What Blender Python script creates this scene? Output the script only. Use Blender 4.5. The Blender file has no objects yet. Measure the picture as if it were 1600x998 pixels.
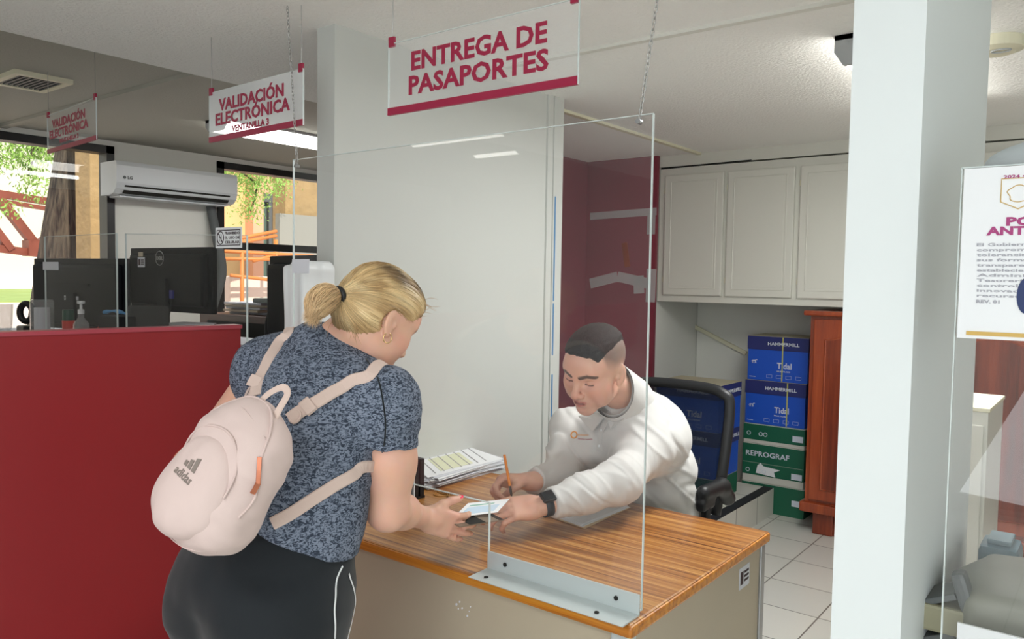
import bpy, bmesh, math, random
import numpy as np
from mathutils import Vector, Matrix

random.seed(7)
NR = np.random.RandomState(11)
S = bpy.context.scene
COL = S.collection

# ------------------------------------------------------------------ camera
F_PX = 1230.0
YAW, PITCH, ROLL = math.radians(37.9), math.radians(-3.0), math.radians(0.9)
CAM = np.array([0.0, 0.0, 1.5])
_w = np.array([-math.sin(YAW) * math.cos(PITCH), math.cos(YAW) * math.cos(PITCH), math.sin(PITCH)])
_r = np.array([math.cos(YAW), math.sin(YAW), 0.0])
_u = np.cross(_r, _w)
RR = _r * math.cos(ROLL) + _u * math.sin(ROLL)
UU = -_r * math.sin(ROLL) + _u * math.cos(ROLL)
WW = _w
cd = bpy.data.cameras.new('camera'); cam = bpy.data.objects.new('camera', cd); COL.objects.link(cam)
cd.sensor_width = 36.0; cd.sensor_fit = 'HORIZONTAL'; cd.lens = F_PX / 1600 * 36.0
cd.clip_start = 0.02; cd.clip_end = 200
cam.matrix_world = Matrix(((RR[0], UU[0], -WW[0], CAM[0]), (RR[1], UU[1], -WW[1], CAM[1]),
                           (RR[2], UU[2], -WW[2], CAM[2]), (0, 0, 0, 1)))
S.camera = cam

def ray(x, y): return RR * (x - 800) / F_PX - UU * (y - 499) / F_PX + WW
def P(x, y, depth): return CAM + ray(x, y) * depth            # a point of the place at a known distance
def on(x, y, ax, v):
    d = ray(x, y); return CAM + d * ((v - CAM[ax]) / d[ax])   # where a sight line meets a wall, floor or table plane
# direction of the camera's right / away, flattened: handy for stating poses
RH = np.array([math.cos(YAW), math.sin(YAW), 0.0]); FH = np.array([-math.sin(YAW), math.cos(YAW), 0.0]); ZH = np.array([0, 0, 1.0])
def D(r, f, z):
    v = RH * r + FH * f + ZH * z; return v / np.linalg.norm(v)

# ------------------------------------------------------------------ world, lights, exposure
S.view_settings.view_transform = 'Standard'; S.view_settings.look = 'None'
S.view_settings.gamma = 1.0; S.view_settings.use_curve_mapping = False
S.view_settings.exposure = -0.08
wd = bpy.data.worlds.new('world'); S.world = wd; wd.use_nodes = True
wb = wd.node_tree.nodes['Background']
wb.inputs[0].default_value = (0.80, 0.90, 1.0, 1); wb.inputs[1].default_value = 1.25
sl = bpy.data.lights.new('sun', 'SUN'); sl.energy = 5.5; sl.angle = math.radians(1.0); sl.color = (1, .93, .82)
so = bpy.data.objects.new('sun', sl); COL.objects.link(so)
so.rotation_euler = (math.radians(48), 0, math.radians(75))
def area(name, loc, target, sx, sy, power, color=(1, 1, 1)):
    l = bpy.data.lights.new(name, 'AREA'); l.shape = 'RECTANGLE'; l.size = sx; l.size_y = sy; l.energy = power; l.color = color
    o = bpy.data.objects.new(name, l); COL.objects.link(o); o.location = loc
    o.rotation_euler = (Vector(target) - Vector(loc)).to_track_quat('-Z', 'Y').to_euler(); return o
# unseen fill lamps added behind and beside the photographer, standing for windows
area('front_fill_light', (0.6, -3.0, 1.15), (-1.0, 2.0, 1.9), 4.8, 2.1, 142, (.90, .96, 1.0))
area('side_fill_light', (2.7, 0.2, 1.5), (-1.5, 1.6, 1.2), 3.0, 1.8, 14, (.90, .96, 1.0))
# ceiling tubes of the public side
area('tube_light_public', (-1.0, -0.6, 2.27), (-1.0, -0.6, 0), 1.2, .5, 22, (.96, .99, 1))
area('tube_light_office', (-0.75, 2.80, 2.2), (-0.8, 2.8, 0), .9, .5, 33, (.97, .99, .98))
area('tube_light_left', (-4.4, 3.2, 2.32), (-4.4, 3.2, 0), .3, 1.2, 17, (.97, .99, .98))

# ------------------------------------------------------------------ materials
def new_mat(name):
    m = bpy.data.materials.new(name); m.use_nodes = True; n = m.node_tree.nodes; return m, n, m.node_tree.links, n['Principled BSDF']
def lin(c):  # sRGB 0-255 to linear
    return tuple(((v / 255 / 12.92) if v / 255 <= .04045 else ((v / 255 + .055) / 1.055) ** 2.4) for v in c) + (1,)
def mat(name, rgb, rough=.6, metal=0, bump=0, bscale=200, var=0, vscale=6, emit=0, spec=.5, sheen=0, sss=0, coat=0, bdist=.002, detail=3):
    m, n, l, b = new_mat(name)
    c = lin(rgb); b.inputs['Base Color'].default_value = c; b.inputs['Roughness'].default_value = rough
    b.inputs['Metallic'].default_value = metal; b.inputs['Specular IOR Level'].default_value = spec
    if coat: b.inputs['Coat Weight'].default_value = coat; b.inputs['Coat Roughness'].default_value = .08
    if sheen: b.inputs['Sheen Weight'].default_value = sheen
    if sss:
        b.inputs['Subsurface Weight'].default_value = sss; b.inputs['Subsurface Radius'].default_value = (.012, .004, .002); b.inputs['Subsurface Scale'].default_value = 1
    tc = n.new('ShaderNodeTexCoord')
    if var:
        nz = n.new('ShaderNodeTexNoise'); nz.inputs['Scale'].default_value = vscale; nz.inputs['Detail'].default_value = 4
        l.new(tc.outputs['Object'], nz.inputs['Vector'])
        mx = n.new('ShaderNodeMix'); mx.data_type = 'RGBA'; mx.inputs[6].default_value = tuple(v * (1 - var) for v in c[:3]) + (1,)
        mx.inputs[7].default_value = tuple(min(1, v * (1 + var)) for v in c[:3]) + (1,)
        l.new(nz.outputs['Fac'], mx.inputs[0]); l.new(mx.outputs[2], b.inputs['Base Color'])
    if bump:
        nz2 = n.new('ShaderNodeTexNoise'); nz2.inputs['Scale'].default_value = bscale; nz2.inputs['Detail'].default_value = detail
        l.new(tc.outputs['Object'], nz2.inputs['Vector'])
        bp = n.new('ShaderNodeBump'); bp.inputs['Strength'].default_value = bump; bp.inputs['Distance'].default_value = bdist
        l.new(nz2.outputs['Fac'], bp.inputs['Height']); l.new(bp.outputs[0], b.inputs['Normal'])
    if emit:
        b.inputs['Emission Color'].default_value = c; b.inputs['Emission Strength'].default_value = emit
    return m
def ramp(n, stops):
    r = n.new('ShaderNodeValToRGB'); e = r.color_ramp.elements
    while len(e) < len(stops): e.new(.5)
    for el, (p, c) in zip(e, stops): el.position = p; el.color = c
    return r
def glass_mat(name, tint=(1, 1, 1), refl=1.0, haze=0.0, rough=0.0):
    m = bpy.data.materials.new(name); m.use_nodes = True; n = m.node_tree.nodes; l = m.node_tree.links
    n.remove(n['Principled BSDF']); out = n['Material Output']
    geo = n.new('ShaderNodeNewGeometry')
    dot = n.new('ShaderNodeVectorMath'); dot.operation = 'DOT_PRODUCT'
    l.new(geo.outputs['Incoming'], dot.inputs[0]); l.new(geo.outputs['Normal'], dot.inputs[1])
    ab = n.new('ShaderNodeMath'); ab.operation = 'ABSOLUTE'; l.new(dot.outputs['Value'], ab.inputs[0])
    inv = n.new('ShaderNodeMath'); inv.operation = 'SUBTRACT'; inv.inputs[0].default_value = 1; l.new(ab.outputs[0], inv.inputs[1])
    pw = n.new('ShaderNodeMath'); pw.operation = 'POWER'; l.new(inv.outputs[0], pw.inputs[0]); pw.inputs[1].default_value = 5
    ma = n.new('ShaderNodeMath'); ma.operation = 'MULTIPLY_ADD'; l.new(pw.outputs[0], ma.inputs[0]); ma.inputs[1].default_value = .9 * refl; ma.inputs[2].default_value = .042 * refl
    tr = n.new('ShaderNodeBsdfTransparent'); tr.inputs[0].default_value = tint + (1,)
    gl = n.new('ShaderNodeBsdfGlossy'); gl.inputs['Roughness'].default_value = rough
    mx = n.new('ShaderNodeMixShader'); l.new(ma.outputs[0], mx.inputs[0]); l.new(tr.outputs[0], mx.inputs[1]); l.new(gl.outputs[0], mx.inputs[2])
    last = mx
    if haze:
        df = n.new('ShaderNodeBsdfDiffuse'); df.inputs[0].default_value = (.9, .92, .92, 1)
        m2 = n.new('ShaderNodeMixShader'); m2.inputs[0].default_value = haze
        l.new(mx.outputs[0], m2.inputs[1]); l.new(df.outputs[0], m2.inputs[2]); last = m2
    l.new(last.outputs[0], out.inputs[0]); return m

M = {}
M['wall'] = mat('wall_paint', (226, 226, 218), .75, bump=.25, bscale=35, var=.025, vscale=2, bdist=.003)
M['wall_warm'] = mat('wall_paint_partition', (202, 204, 199), .7, bump=.18, bscale=25, var=.02, vscale=1.5, bdist=.003)
M['post'] = mat('column_paint', (230, 236, 236), .55, bump=.1, bscale=30, bdist=.002)
M['ceil'] = mat('textured_ceiling', (250, 250, 246), .9, bump=.9, bscale=90, bdist=.006, detail=5)
M['ceil_dimmed'] = mat('textured_ceiling_dimmed', (176, 175, 164), .9, bump=.5, bscale=90, bdist=.005, detail=5)  # weaker light on the office ceiling put into a darker colour
M['burg'] = mat('burgundy_paint', (138, 60, 74), .5, bump=.15, bscale=40, var=.12, vscale=4)
M['redpanel'] = mat('red_laminate', (134, 22, 28), .42, var=.06, vscale=3, bump=.05, bscale=60)
M['redtop'] = mat('red_laminate_edge', (160, 60, 72), .4)
M['cab'] = mat('cabinet_paint', (215, 214, 204), .5, bump=.06, bscale=60)
M['gap'] = mat('dark_gap', (30, 30, 26), .9)
M['blackplastic'] = mat('black_plastic', (22, 23, 26), .45)
M['blackmat'] = mat('black_matte', (24, 26, 30), .8)
M['frame_black'] = mat('black_aluminium', (26, 29, 30), .4)
M['steel'] = mat('steel', (170, 172, 174), .3, metal=.9)
M['chain'] = mat('chain_metal', (190, 190, 188), .35, metal=.8)
M['alu'] = mat('bracket_aluminium', (205, 214, 214), .38, metal=.35)
M['crimson'] = mat('crimson_vinyl', (158, 28, 66), .45)
M['ink'] = mat('dark_ink', (60, 40, 45), .7)
M['paper'] = mat('paper', (236, 238, 240), .8)
M['paper2'] = mat('paper_grey', (214, 216, 222), .8)
M['manila'] = mat('manila_edge', (214, 186, 150), .8)
M['lamp_glow'] = mat('lamp_diffuser', (255, 253, 246), .5, emit=8)
M['lamp_body'] = mat('lamp_body', (176, 180, 182), .4)
M['cream'] = mat('cream_plastic', (226, 222, 196), .5)
M['taupe'] = mat('taupe_steel', (184, 172, 150), .5, var=.05, vscale=4, bump=.05, bscale=30)
M['whitepl'] = mat('white_plastic', (226, 229, 230), .4)
M['acw'] = mat('air_conditioner_white', (205, 210, 212), .35)
M['glass'] = glass_mat('acrylic_sheet', haze=.018, refl=.75)
M['glass_window'] = glass_mat('acrylic_window_sheet', haze=.003, refl=.55)
M['glass_sign'] = glass_mat('acrylic_sign', haze=.10, refl=.6)
M['glass_sign_frost'] = glass_mat('acrylic_sign_hazy', haze=.42, rough=.2)  # whiter, more diffuse sign sheet
M['winglass'] = glass_mat('window_glass', refl=.9)
M['edge'] = mat('acrylic_edge', (206, 216, 214), .25)
M['tape'] = glass_mat('clear_tape', haze=.28, rough=.3)
M['tape_blue'] = mat('blue_tape', (74, 130, 178), .6)
M['clear_bottle'] = glass_mat('clear_plastic', haze=.15, refl=1.5)

def wood_mat(name, c1, c2, c3, scale, rough=.35, coat=.3, axis='Y'):
    m, n, l, b = new_mat(name)
    tc = n.new('ShaderNodeTexCoord'); mp = n.new('ShaderNodeMapping'); l.new(tc.outputs['Object'], mp.inputs[0])
    sc = {'Y': (1.2, scale, scale), 'X': (scale, 1.2, 1.2), 'Z': (scale, scale, 1.4)}[axis]
    mp.inputs['Scale'].default_value = sc
    nz = n.new('ShaderNodeTexNoise'); nz.inputs['Scale'].default_value = 1; nz.inputs['Detail'].default_value = 5; nz.inputs['Roughness'].default_value = .65
    l.new(mp.outputs[0], nz.inputs['Vector'])
    r = ramp(n, [(.33, lin(c1)), (.5, lin(c2)), (.68, lin(c3))]); l.new(nz.outputs['Fac'], r.inputs[0])
    l.new(r.outputs[0], b.inputs['Base Color']); b.inputs['Roughness'].default_value = rough
    b.inputs['Coat Weight'].default_value = coat; b.inputs['Coat Roughness'].default_value = .15
    return m
M['desktop'] = wood_mat('zebra_wood_laminate', (104, 54, 18), (168, 108, 48), (206, 156, 88), 75, .32, .2)
M['deskedge'] = wood_mat('zebra_wood_edge', (150, 84, 20), (196, 122, 34), (214, 148, 52), 60, .35, .3)
M['redwood'] = wood_mat('varnished_red_wood', (84, 30, 14), (118, 44, 20), (138, 58, 28), 22, .35, .4, 'Z')
M['redwood2'] = wood_mat('varnished_red_wood_frame', (120, 48, 22), (150, 62, 28), (168, 78, 38), 22, .3, .5, 'Z')
M['brownwood'] = wood_mat('brown_wood', (60, 34, 22), (86, 50, 34), (108, 66, 46), 12, .5, .1)

def tile_mat():
    m, n, l, b = new_mat('ceramic_tile')
    tc = n.new('ShaderNodeTexCoord'); mp = n.new('ShaderNodeMapping'); l.new(tc.outputs['Object'], mp.inputs[0])
    mp.inputs['Location'].default_value = (.02, .1, 0)
    br = n.new('ShaderNodeTexBrick'); br.offset = 0; br.squash = 1
    br.inputs['Scale'].default_value = 1; br.inputs['Brick Width'].default_value = .335; br.inputs['Row Height'].default_value = .335
    br.inputs['Mortar Size'].default_value = .0035; br.inputs['Color1'].default_value = lin((214, 212, 203)); br.inputs['Color2'].default_value = lin((206, 205, 197))
    br.inputs['Mortar'].default_value = lin((120, 116, 108)); l.new(mp.outputs[0], br.inputs['Vector'])
    l.new(br.outputs['Color'], b.inputs['Base Color']); b.inputs['Roughness'].default_value = .28
    return m
M['tile'] = tile_mat()

# ------------------------------------------------------------------ mesh helpers
def link(name, me, m=None, parent=None, smooth=False, label=None):
    o = bpy.data.objects.new(name, me); COL.objects.link(o)
    if m is not None:
        if isinstance(m, (list, tuple)):
            for q in m: me.materials.append(q)
        else: me.materials.append(m)
    if parent is not None: o.parent = parent
    if smooth: me.polygons.foreach_set('use_smooth', [True] * len(me.polygons))
    if label: o['label'] = label
    return o
def world_org(p):
    o = np.zeros(3)
    while p is not None: o = o + np.array(p.location); p = p.parent
    return o
def dup_tree(o, loc=None, parent=None):
    c = o.copy(); COL.objects.link(c); c.parent = parent
    if loc is not None: c.location = loc
    for ch in list(o.children): dup_tree(ch, None, c)
    return c
class MB:
    def __init__(s): s.v = []; s.f = []; s.mi = []
    def add(s, vs, fs, mi=0):
        b = len(s.v); s.v += [tuple(map(float, v)) for v in vs]; s.f += [tuple(i + b for i in f) for f in fs]; s.mi += [mi] * len(fs); return s
    def box(s, lo, hi, mi=0, bev=0):
        x0, y0, z0 = lo; x1, y1, z1 = hi
        if x0 > x1: x0, x1 = x1, x0
        if y0 > y1: y0, y1 = y1, y0
        if z0 > z1: z0, z1 = z1, z0
        return s.obox(((x0 + x1) / 2, (y0 + y1) / 2, (z0 + z1) / 2), np.eye(3), ((x1 - x0) / 2, (y1 - y0) / 2, (z1 - z0) / 2), mi, bev)
    def obox(s, c, R, h, mi=0, bev=0):
        bm = bmesh.new(); bmesh.ops.create_cube(bm, size=2)
        for v in bm.verts: v.co = Vector((v.co.x * h[0], v.co.y * h[1], v.co.z * h[2]))
        if bev:
            bmesh.ops.bevel(bm, geom=list(bm.edges), offset=min(bev, min(h) * .95), segments=2, affect='EDGES', profile=.6)
        R = np.array(R, float); c = np.array(c, float)   # rows of R are the box's own axes
        bm.verts.index_update()
        vs = [c + R.T @ np.array(v.co) for v in bm.verts]
        fs = [[v.index for v in f.verts] for f in bm.faces]; bm.free()
        if np.linalg.det(R) < 0: fs = [f[::-1] for f in fs]
        return s.add(vs, fs, mi)
    def tube(s, pts, r, n=10, mi=0, cap=True, closed=False, flat=None):
        pts = [np.array(p, float) for p in pts]; k = len(pts)
        rs = r if hasattr(r, '__len__') else [r] * k
        t0 = pts[1] - pts[0]; up = np.array([0, 0, 1.0]) if abs(t0[2]) < .9 * np.linalg.norm(t0) else np.array([1.0, 0, 0])
        vs = []; prev = None
        for i, p in enumerate(pts):
            a = pts[(i - 1) % k] if (i > 0 or closed) else p; b = pts[(i + 1) % k] if (i < k - 1 or closed) else p
            t = b - a; t = t / (np.linalg.norm(t) + 1e-12)
            if prev is None: x = np.cross(up, t)
            else: x = prev - t * (prev @ t)
            x = x / (np.linalg.norm(x) + 1e-12); y = np.cross(t, x); prev = x
            for j in range(n):
                th = 2 * math.pi * j / n; vs.append(p + rs[i] * (x * math.cos(th) + y * math.sin(th) * (flat or 1)))
        fs = []
        for i in range(k if closed else k - 1):
            for j in range(n):
                a = i * n + j; b = i * n + (j + 1) % n; c = ((i + 1) % k) * n + (j + 1) % n; d = ((i + 1) % k) * n + j
                fs.append((a, b, c, d))
        if cap and not closed: fs.append(tuple(range(n))[::-1]); fs.append(tuple((k - 1) * n + j for j in range(n)))
        return s.add(vs, fs, mi)
    def lathe(s, prof, c=(0, 0, 0), R=None, n=24, mi=0):
        R = np.eye(3) if R is None else np.array(R); c = np.array(c, float); vs = []; fs = []
        for (r, z) in prof:
            for j in range(n):
                th = 2 * math.pi * j / n; vs.append(c + R.T @ np.array([r * math.cos(th), r * math.sin(th), z]))
        for i in range(len(prof) - 1):
            for j in range(n): fs.append((i * n + j, i * n + (j + 1) % n, (i + 1) * n + (j + 1) % n, (i + 1) * n + j))
        fs.append(tuple(range(n))[::-1]); fs.append(tuple((len(prof) - 1) * n + j for j in range(n)))
        return s.add(vs, fs, mi)
    def prism(s, poly, c, ux, uy, un, th, mi=0):
        # polygon (u,v) extruded by th along un
        c, ux, uy, un = [np.array(q, float) for q in (c, ux, uy, un)]; n = len(poly)
        vs = [c + ux * u + uy * v for u, v in poly] + [c + ux * u + uy * v + un * th for u, v in poly]
        fs = [tuple(range(n))[::-1], tuple(range(n, 2 * n))] + [(i, (i + 1) % n, (i + 1) % n + n, i + n) for i in range(n)]
        return s.add(vs, fs, mi)
    def build(s, name, m=None, parent=None, smooth=False, label=None, fix=False, recentre=True):
        org = world_org(parent)
        V = np.array(s.v); 
        if recentre and parent is None:
            org = np.array([(V[:, 0].min() + V[:, 0].max()) / 2, (V[:, 1].min() + V[:, 1].max()) / 2, V[:, 2].min()])
        me = bpy.data.meshes.new(name); me.from_pydata([tuple(v) for v in V - org], [], s.f)
        o = link(name, me, m, parent, smooth, label)
        if recentre and parent is None: o.location = org
        if isinstance(m, (list, tuple)): me.polygons.foreach_set('material_index', s.mi)
        if fix:
            bm = bmesh.new(); bm.from_mesh(me); bmesh.ops.recalc_face_normals(bm, faces=bm.faces); bm.to_mesh(me); bm.free()
        me.update(); return o
def tag(o, label=None, cat=None, group=None, kind=None):
    if label: o['label'] = label
    if cat: o['category'] = cat
    if group: o['group'] = group
    if kind: o['kind'] = kind
    return o
def thing(name, label, cat, loc=(0, 0, 0), group=None):
    o = bpy.data.objects.new(name, None); COL.objects.link(o); o.location = tuple(map(float, loc)); o.empty_display_size = .05
    return tag(o, label, cat, group)
def struct(name, mb, m, parent=None, **k):
    o = mb.build(name, m, parent, recentre=False, **k)
    if parent is None: o['kind'] = 'structure'
    return o
def rot(axis, deg):
    return np.array(Matrix.Rotation(math.radians(deg), 3, Vector(axis)))
_tc = {}
def text_mesh(txt, size, bold=.0, thick=0.0006, align='LEFT', sx=1.0):
    cu = bpy.data.curves.new('t', 'FONT'); cu.body = txt; cu.size = size; cu.offset = bold; cu.extrude = thick
    cu.align_x = align; cu.resolution_u = 2; cu.space_character = 1.02
    o = bpy.data.objects.new('t', cu); COL.objects.link(o); bpy.context.view_layer.update()
    me = bpy.data.meshes.new_from_object(o.evaluated_get(bpy.context.evaluated_depsgraph_get()))
    v = np.zeros(len(me.vertices) * 3); me.vertices.foreach_get('co', v); v = v.reshape(-1, 3); v[:, 0] *= sx
    fs = [tuple(p.vertices) for p in me.polygons]
    bpy.data.objects.remove(o); bpy.data.curves.remove(cu); bpy.data.meshes.remove(me)
    return v, fs
def add_text(mb, txt, size, c, ux, uy, bold=0, thick=.0006, align='LEFT', sx=1.0, fit=None, mi=0, capfit=None):
    v, fs = text_mesh(txt, size, bold, thick, align, sx)
    if capfit:
        h = v[:, 1].max(); v[:, :2] *= capfit / h
    if fit:
        w = v[:, 0].max() - v[:, 0].min(); v[:, 0] *= fit / w
        if align == 'LEFT': v[:, 0] -= v[:, 0].min()
    c, ux, uy = [np.array(q, float) for q in (c, ux, uy)]; un = np.cross(ux, uy)
    mb.add([c + ux * a + uy * b + un * d for a, b, d in v], fs, mi); return mb

# ------------------------------------------------------------------ soft solids: smooth unions of limbs and ellipsoids, meshed with surface nets
def _n3(p, s, seed=0):
    # smooth value noise, -1..1
    q = p * s + seed * 17.31; i = np.floor(q).astype(np.int64); f = q - i; f = f * f * (3 - 2 * f)
    def h(a, b, c):
        n = (a * 73856093) ^ (b * 19349663) ^ (c * 83492791) ^ (seed * 2654435); n = (n ^ (n >> 13)) * 1274126177
        return ((n ^ (n >> 16)) & 65535) / 32767.5 - 1
    x, y, z = i[:, 0], i[:, 1], i[:, 2]; r = 0
    for a in (0, 1):
        for b in (0, 1):
            for c in (0, 1):
                w = (f[:, 0] if a else 1 - f[:, 0]) * (f[:, 1] if b else 1 - f[:, 1]) * (f[:, 2] if c else 1 - f[:, 2])
                r = r + w * h(x + a, y + b, z + c)
    return r
class Cone:
    def __init__(s, a, b, ra, rb): s.a = np.array(a, float); s.b = np.array(b, float); s.ra = ra; s.rb = rb; s.ab = s.b - s.a; s.L = max(s.ab @ s.ab, 1e-12)
    def __call__(s, p):
        q = p - s.a; h = np.clip(q @ s.ab / s.L, 0, 1); return np.linalg.norm(q - h[:, None] * s.ab, axis=1) - (s.ra + (s.rb - s.ra) * h)
    def lb(s, c): return s(c)
class Ell:
    def __init__(s, c, r, R=None): s.c = np.array(c, float); s.r = np.array(r, float); s.R = np.eye(3) if R is None else np.array(R, float)
    def __call__(s, p):
        q = (p - s.c) @ s.R.T; k0 = np.linalg.norm(q / s.r, axis=1); k1 = np.linalg.norm(q / s.r ** 2, axis=1) + 1e-9
        return k0 * (k0 - 1) / k1
    def lb(s, c): return np.linalg.norm(c - s.c, axis=1) - s.r.max()
class Box:
    def __init__(s, c, h, rd, R=None): s.c = np.array(c, float); s.h = np.array(h, float) - rd; s.rd = rd; s.R = np.eye(3) if R is None else np.array(R, float)
    def __call__(s, p):
        q = np.abs((p - s.c) @ s.R.T) - s.h; return np.linalg.norm(np.maximum(q, 0), axis=1) + np.minimum(q.max(1), 0) - s.rd
    def lb(s, c): return s(c)
class Half:   # keeps the side n.(p-c) < 0 when intersected
    def __init__(s, c, n): s.c = np.array(c, float); s.n = np.array(n, float) / np.linalg.norm(n)
    def __call__(s, p): return (p - s.c) @ s.n
    def lb(s, c): return s(c)
class Sdf:
    def __init__(s): s.ops = []; s.disp = None
    def u(s, prim, k=.01): s.ops.append(('u', prim, k)); return s
    def cut(s, prim, k=.005): s.ops.append(('c', prim, k)); return s
    def isect(s, prim, k=.002): s.ops.append(('i', prim, k)); return s
    def grp(s, other, k=.01): s.ops.append(('g', other, k)); return s
    def chain(s, pts, rs, k=.012):
        for i in range(len(pts) - 1): s.u(Cone(pts[i], pts[i + 1], rs[i], rs[i + 1]), k)
        return s
    def lb(s, c):
        d = np.full(len(c), 1e3)
        for o, q, k in s.ops:
            if o in 'ug': d = np.minimum(d, q.lb(c) - k)
        return d
    def __call__(s, p, ctr=None, rad=None):
        d = np.full(len(p), 1e3)
        for o, q, k in s.ops:
            if ctr is not None and o != 'i':
                if q.lb(ctr[None])[0] > rad + k + .03: continue
            e = q(p, ctr, rad) if o == 'g' else q(p)
            if o in 'ug':
                h = np.maximum(k - np.abs(d - e), 0) / k; d = np.minimum(d, e) - h * h * k * .25
            elif o == 'c':
                e = -e; h = np.maximum(k - np.abs(d - e), 0) / k; d = np.maximum(d, e) + h * h * k * .25
            else:
                h = np.maximum(k - np.abs(d - e), 0) / k; d = np.maximum(d, e) + h * h * k * .25
        if s.disp is not None: d = d + s.disp(p)
        return d
    def grad(s, p, e=.0015):
        g = np.stack([s(p + np.eye(3)[i] * e) - s(p - np.eye(3)[i] * e) for i in range(3)], 1)
        return g / (np.linalg.norm(g, axis=1, keepdims=True) + 1e-12)
    def project(s, p, off=0.0, it=4):
        p = np.array(p, float)
        for _ in range(it): p = p - s.grad(p) * (s(p) - off)[:, None]
        return p
    def hit(s, x, y, off=0.0, t0=1.0):
        d = ray(x, y); L = np.linalg.norm(d); t = t0; best = (1e9, t0)
        for _ in range(160):
            v = s((CAM + d * t)[None])[0] - off
            if v < best[0]: best = (v, t)
            if v < 2e-4: break
            t += .6 * v / L
            if t > 5: break
        p = CAM + d * best[1]
        if best[0] > 5e-4: p = s.project(p[None], off, 6)[0]
        return p
    def mesh(s, lo, hi, vox):
        lo = np.array(lo, float); hi = np.array(hi, float); B = 12
        nb = np.ceil((hi - lo) / vox / B).astype(int); N = nb * B + 1
        G = np.ones(tuple(N), np.float32)
        bi = np.stack(np.meshgrid(*[np.arange(n) for n in nb], indexing='ij'), -1).reshape(-1, 3)
        ctr = lo + (bi * B + B / 2) * vox; rad = B * vox * math.sqrt(3) / 2
        keep = s.lb(ctr) < rad + .02
        ctr, bi = ctr[keep], bi[keep]
        dc = np.zeros(len(ctr))
        dsp = s.disp; s.disp = None
        for q in range(0, len(ctr), 20000): dc[q:q + 20000] = s(ctr[q:q + 20000])
        s.disp = dsp
        for (bx, by, bz), v in zip(bi[dc < -rad * 1.6 - .03] * B, dc): G[bx:bx + B + 1, by:by + B + 1, bz:bz + B + 1] = -1
        kk = np.abs(dc) <= rad * 1.6 + .03; ctr, bi = ctr[kk], bi[kk]
        g = np.stack(np.meshgrid(*[np.arange(B + 1)] * 3, indexing='ij'), -1).reshape(-1, 3) * vox
        for c, b in zip(ctr, bi):
            o = b * B; v = s(lo + o * vox + g, c, rad).reshape(B + 1, B + 1, B + 1)
            G[o[0]:o[0] + B + 1, o[1]:o[1] + B + 1, o[2]:o[2] + B + 1] = v
        return surface_nets(G, lo, vox)
def surface_nets(G, lo, vox):
    ins = G < 0; cs = np.zeros(tuple(np.array(G.shape) - 1), np.int8)
    X, Y, Z = cs.shape
    for a in (0, 1):
        for b in (0, 1):
            for c in (0, 1): cs += ins[a:X + a, b:Y + b, c:Z + c]
    act = np.argwhere((cs > 0) & (cs < 8)); idx = np.full(cs.shape, -1, np.int32); idx[tuple(act.T)] = np.arange(len(act))
    pos = np.zeros((len(act), 3)); cnt = np.zeros(len(act))
    co = [(a, b, c) for a in (0, 1) for b in (0, 1) for c in (0, 1)]
    val = {c: G[act[:, 0] + c[0], act[:, 1] + c[1], act[:, 2] + c[2]] for c in co}
    for c1 in co:
        for ax in range(3):
            if c1[ax]: continue
            c2 = list(c1); c2[ax] = 1; c2 = tuple(c2); v1, v2 = val[c1], val[c2]
            m = (v1 < 0) != (v2 < 0); t = v1[m] / (v1[m] - v2[m])
            q = np.tile(np.array(c1, float), (m.sum(), 1)); q[:, ax] = t; pos[m] += q; cnt[m] += 1
    V = lo + (act + pos / cnt[:, None]) * vox
    F = []
    for ax in range(3):
        b, c = (ax + 1) % 3, (ax + 2) % 3
        sl1 = [slice(None)] * 3; sl2 = [slice(None)] * 3; sl1[ax] = slice(0, -1); sl2[ax] = slice(1, None)
        A, Bm = ins[tuple(sl1)], ins[tuple(sl2)]
        e = np.argwhere(A != Bm); e = e[(e[:, b] > 0) & (e[:, c] > 0) & (e[:, b] < cs.shape[b]) & (e[:, c] < cs.shape[c])]
        fl = A[tuple(e.T)]
        def ix(db, dcc):
            q = e.copy(); q[:, b] -= db; q[:, c] -= dcc; return idx[tuple(q.T)]
        q = np.stack([ix(1, 1), ix(0, 1), ix(0, 0), ix(1, 0)], 1); q[~fl] = q[~fl][:, ::-1]; F.append(q[(q >= 0).all(1)])
    return V, np.concatenate(F)
def sdf_object(name, sdf, lo, hi, vox, m, parent=None, color=None, label=None, keepf=None):
    V, F = sdf.mesh(lo, hi, vox)
    if keepf is not None:
        k = keepf(V); F = F[k[F].all(1)]
    me = bpy.data.meshes.new(name); org = world_org(parent)
    if parent is None: org = np.array([V[:, 0].mean(), V[:, 1].mean(), V[:, 2].min()])
    me.vertices.add(len(V)); me.vertices.foreach_set('co', (V - org).astype(np.float32).ravel())
    me.loops.add(F.size); me.loops.foreach_set('vertex_index', F.astype(np.int32).ravel())
    me.polygons.add(len(F)); me.polygons.foreach_set('loop_start', np.arange(0, F.size, 4, dtype=np.int32))
    try: me.polygons.foreach_set('loop_total', np.full(len(F), 4, np.int32))
    except Exception: pass
    me.update(calc_edges=True); me.validate()
    if color is not None:
        at = me.color_attributes.new('tone', 'FLOAT_COLOR', 'POINT'); c = color(V); at.data.foreach_set('color', np.concatenate([c, np.ones((len(c), 1))], 1).astype(np.float32).ravel())
    o = link(name, me, m, parent, True, label)
    if parent is None: o.location = org
    return o
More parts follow.
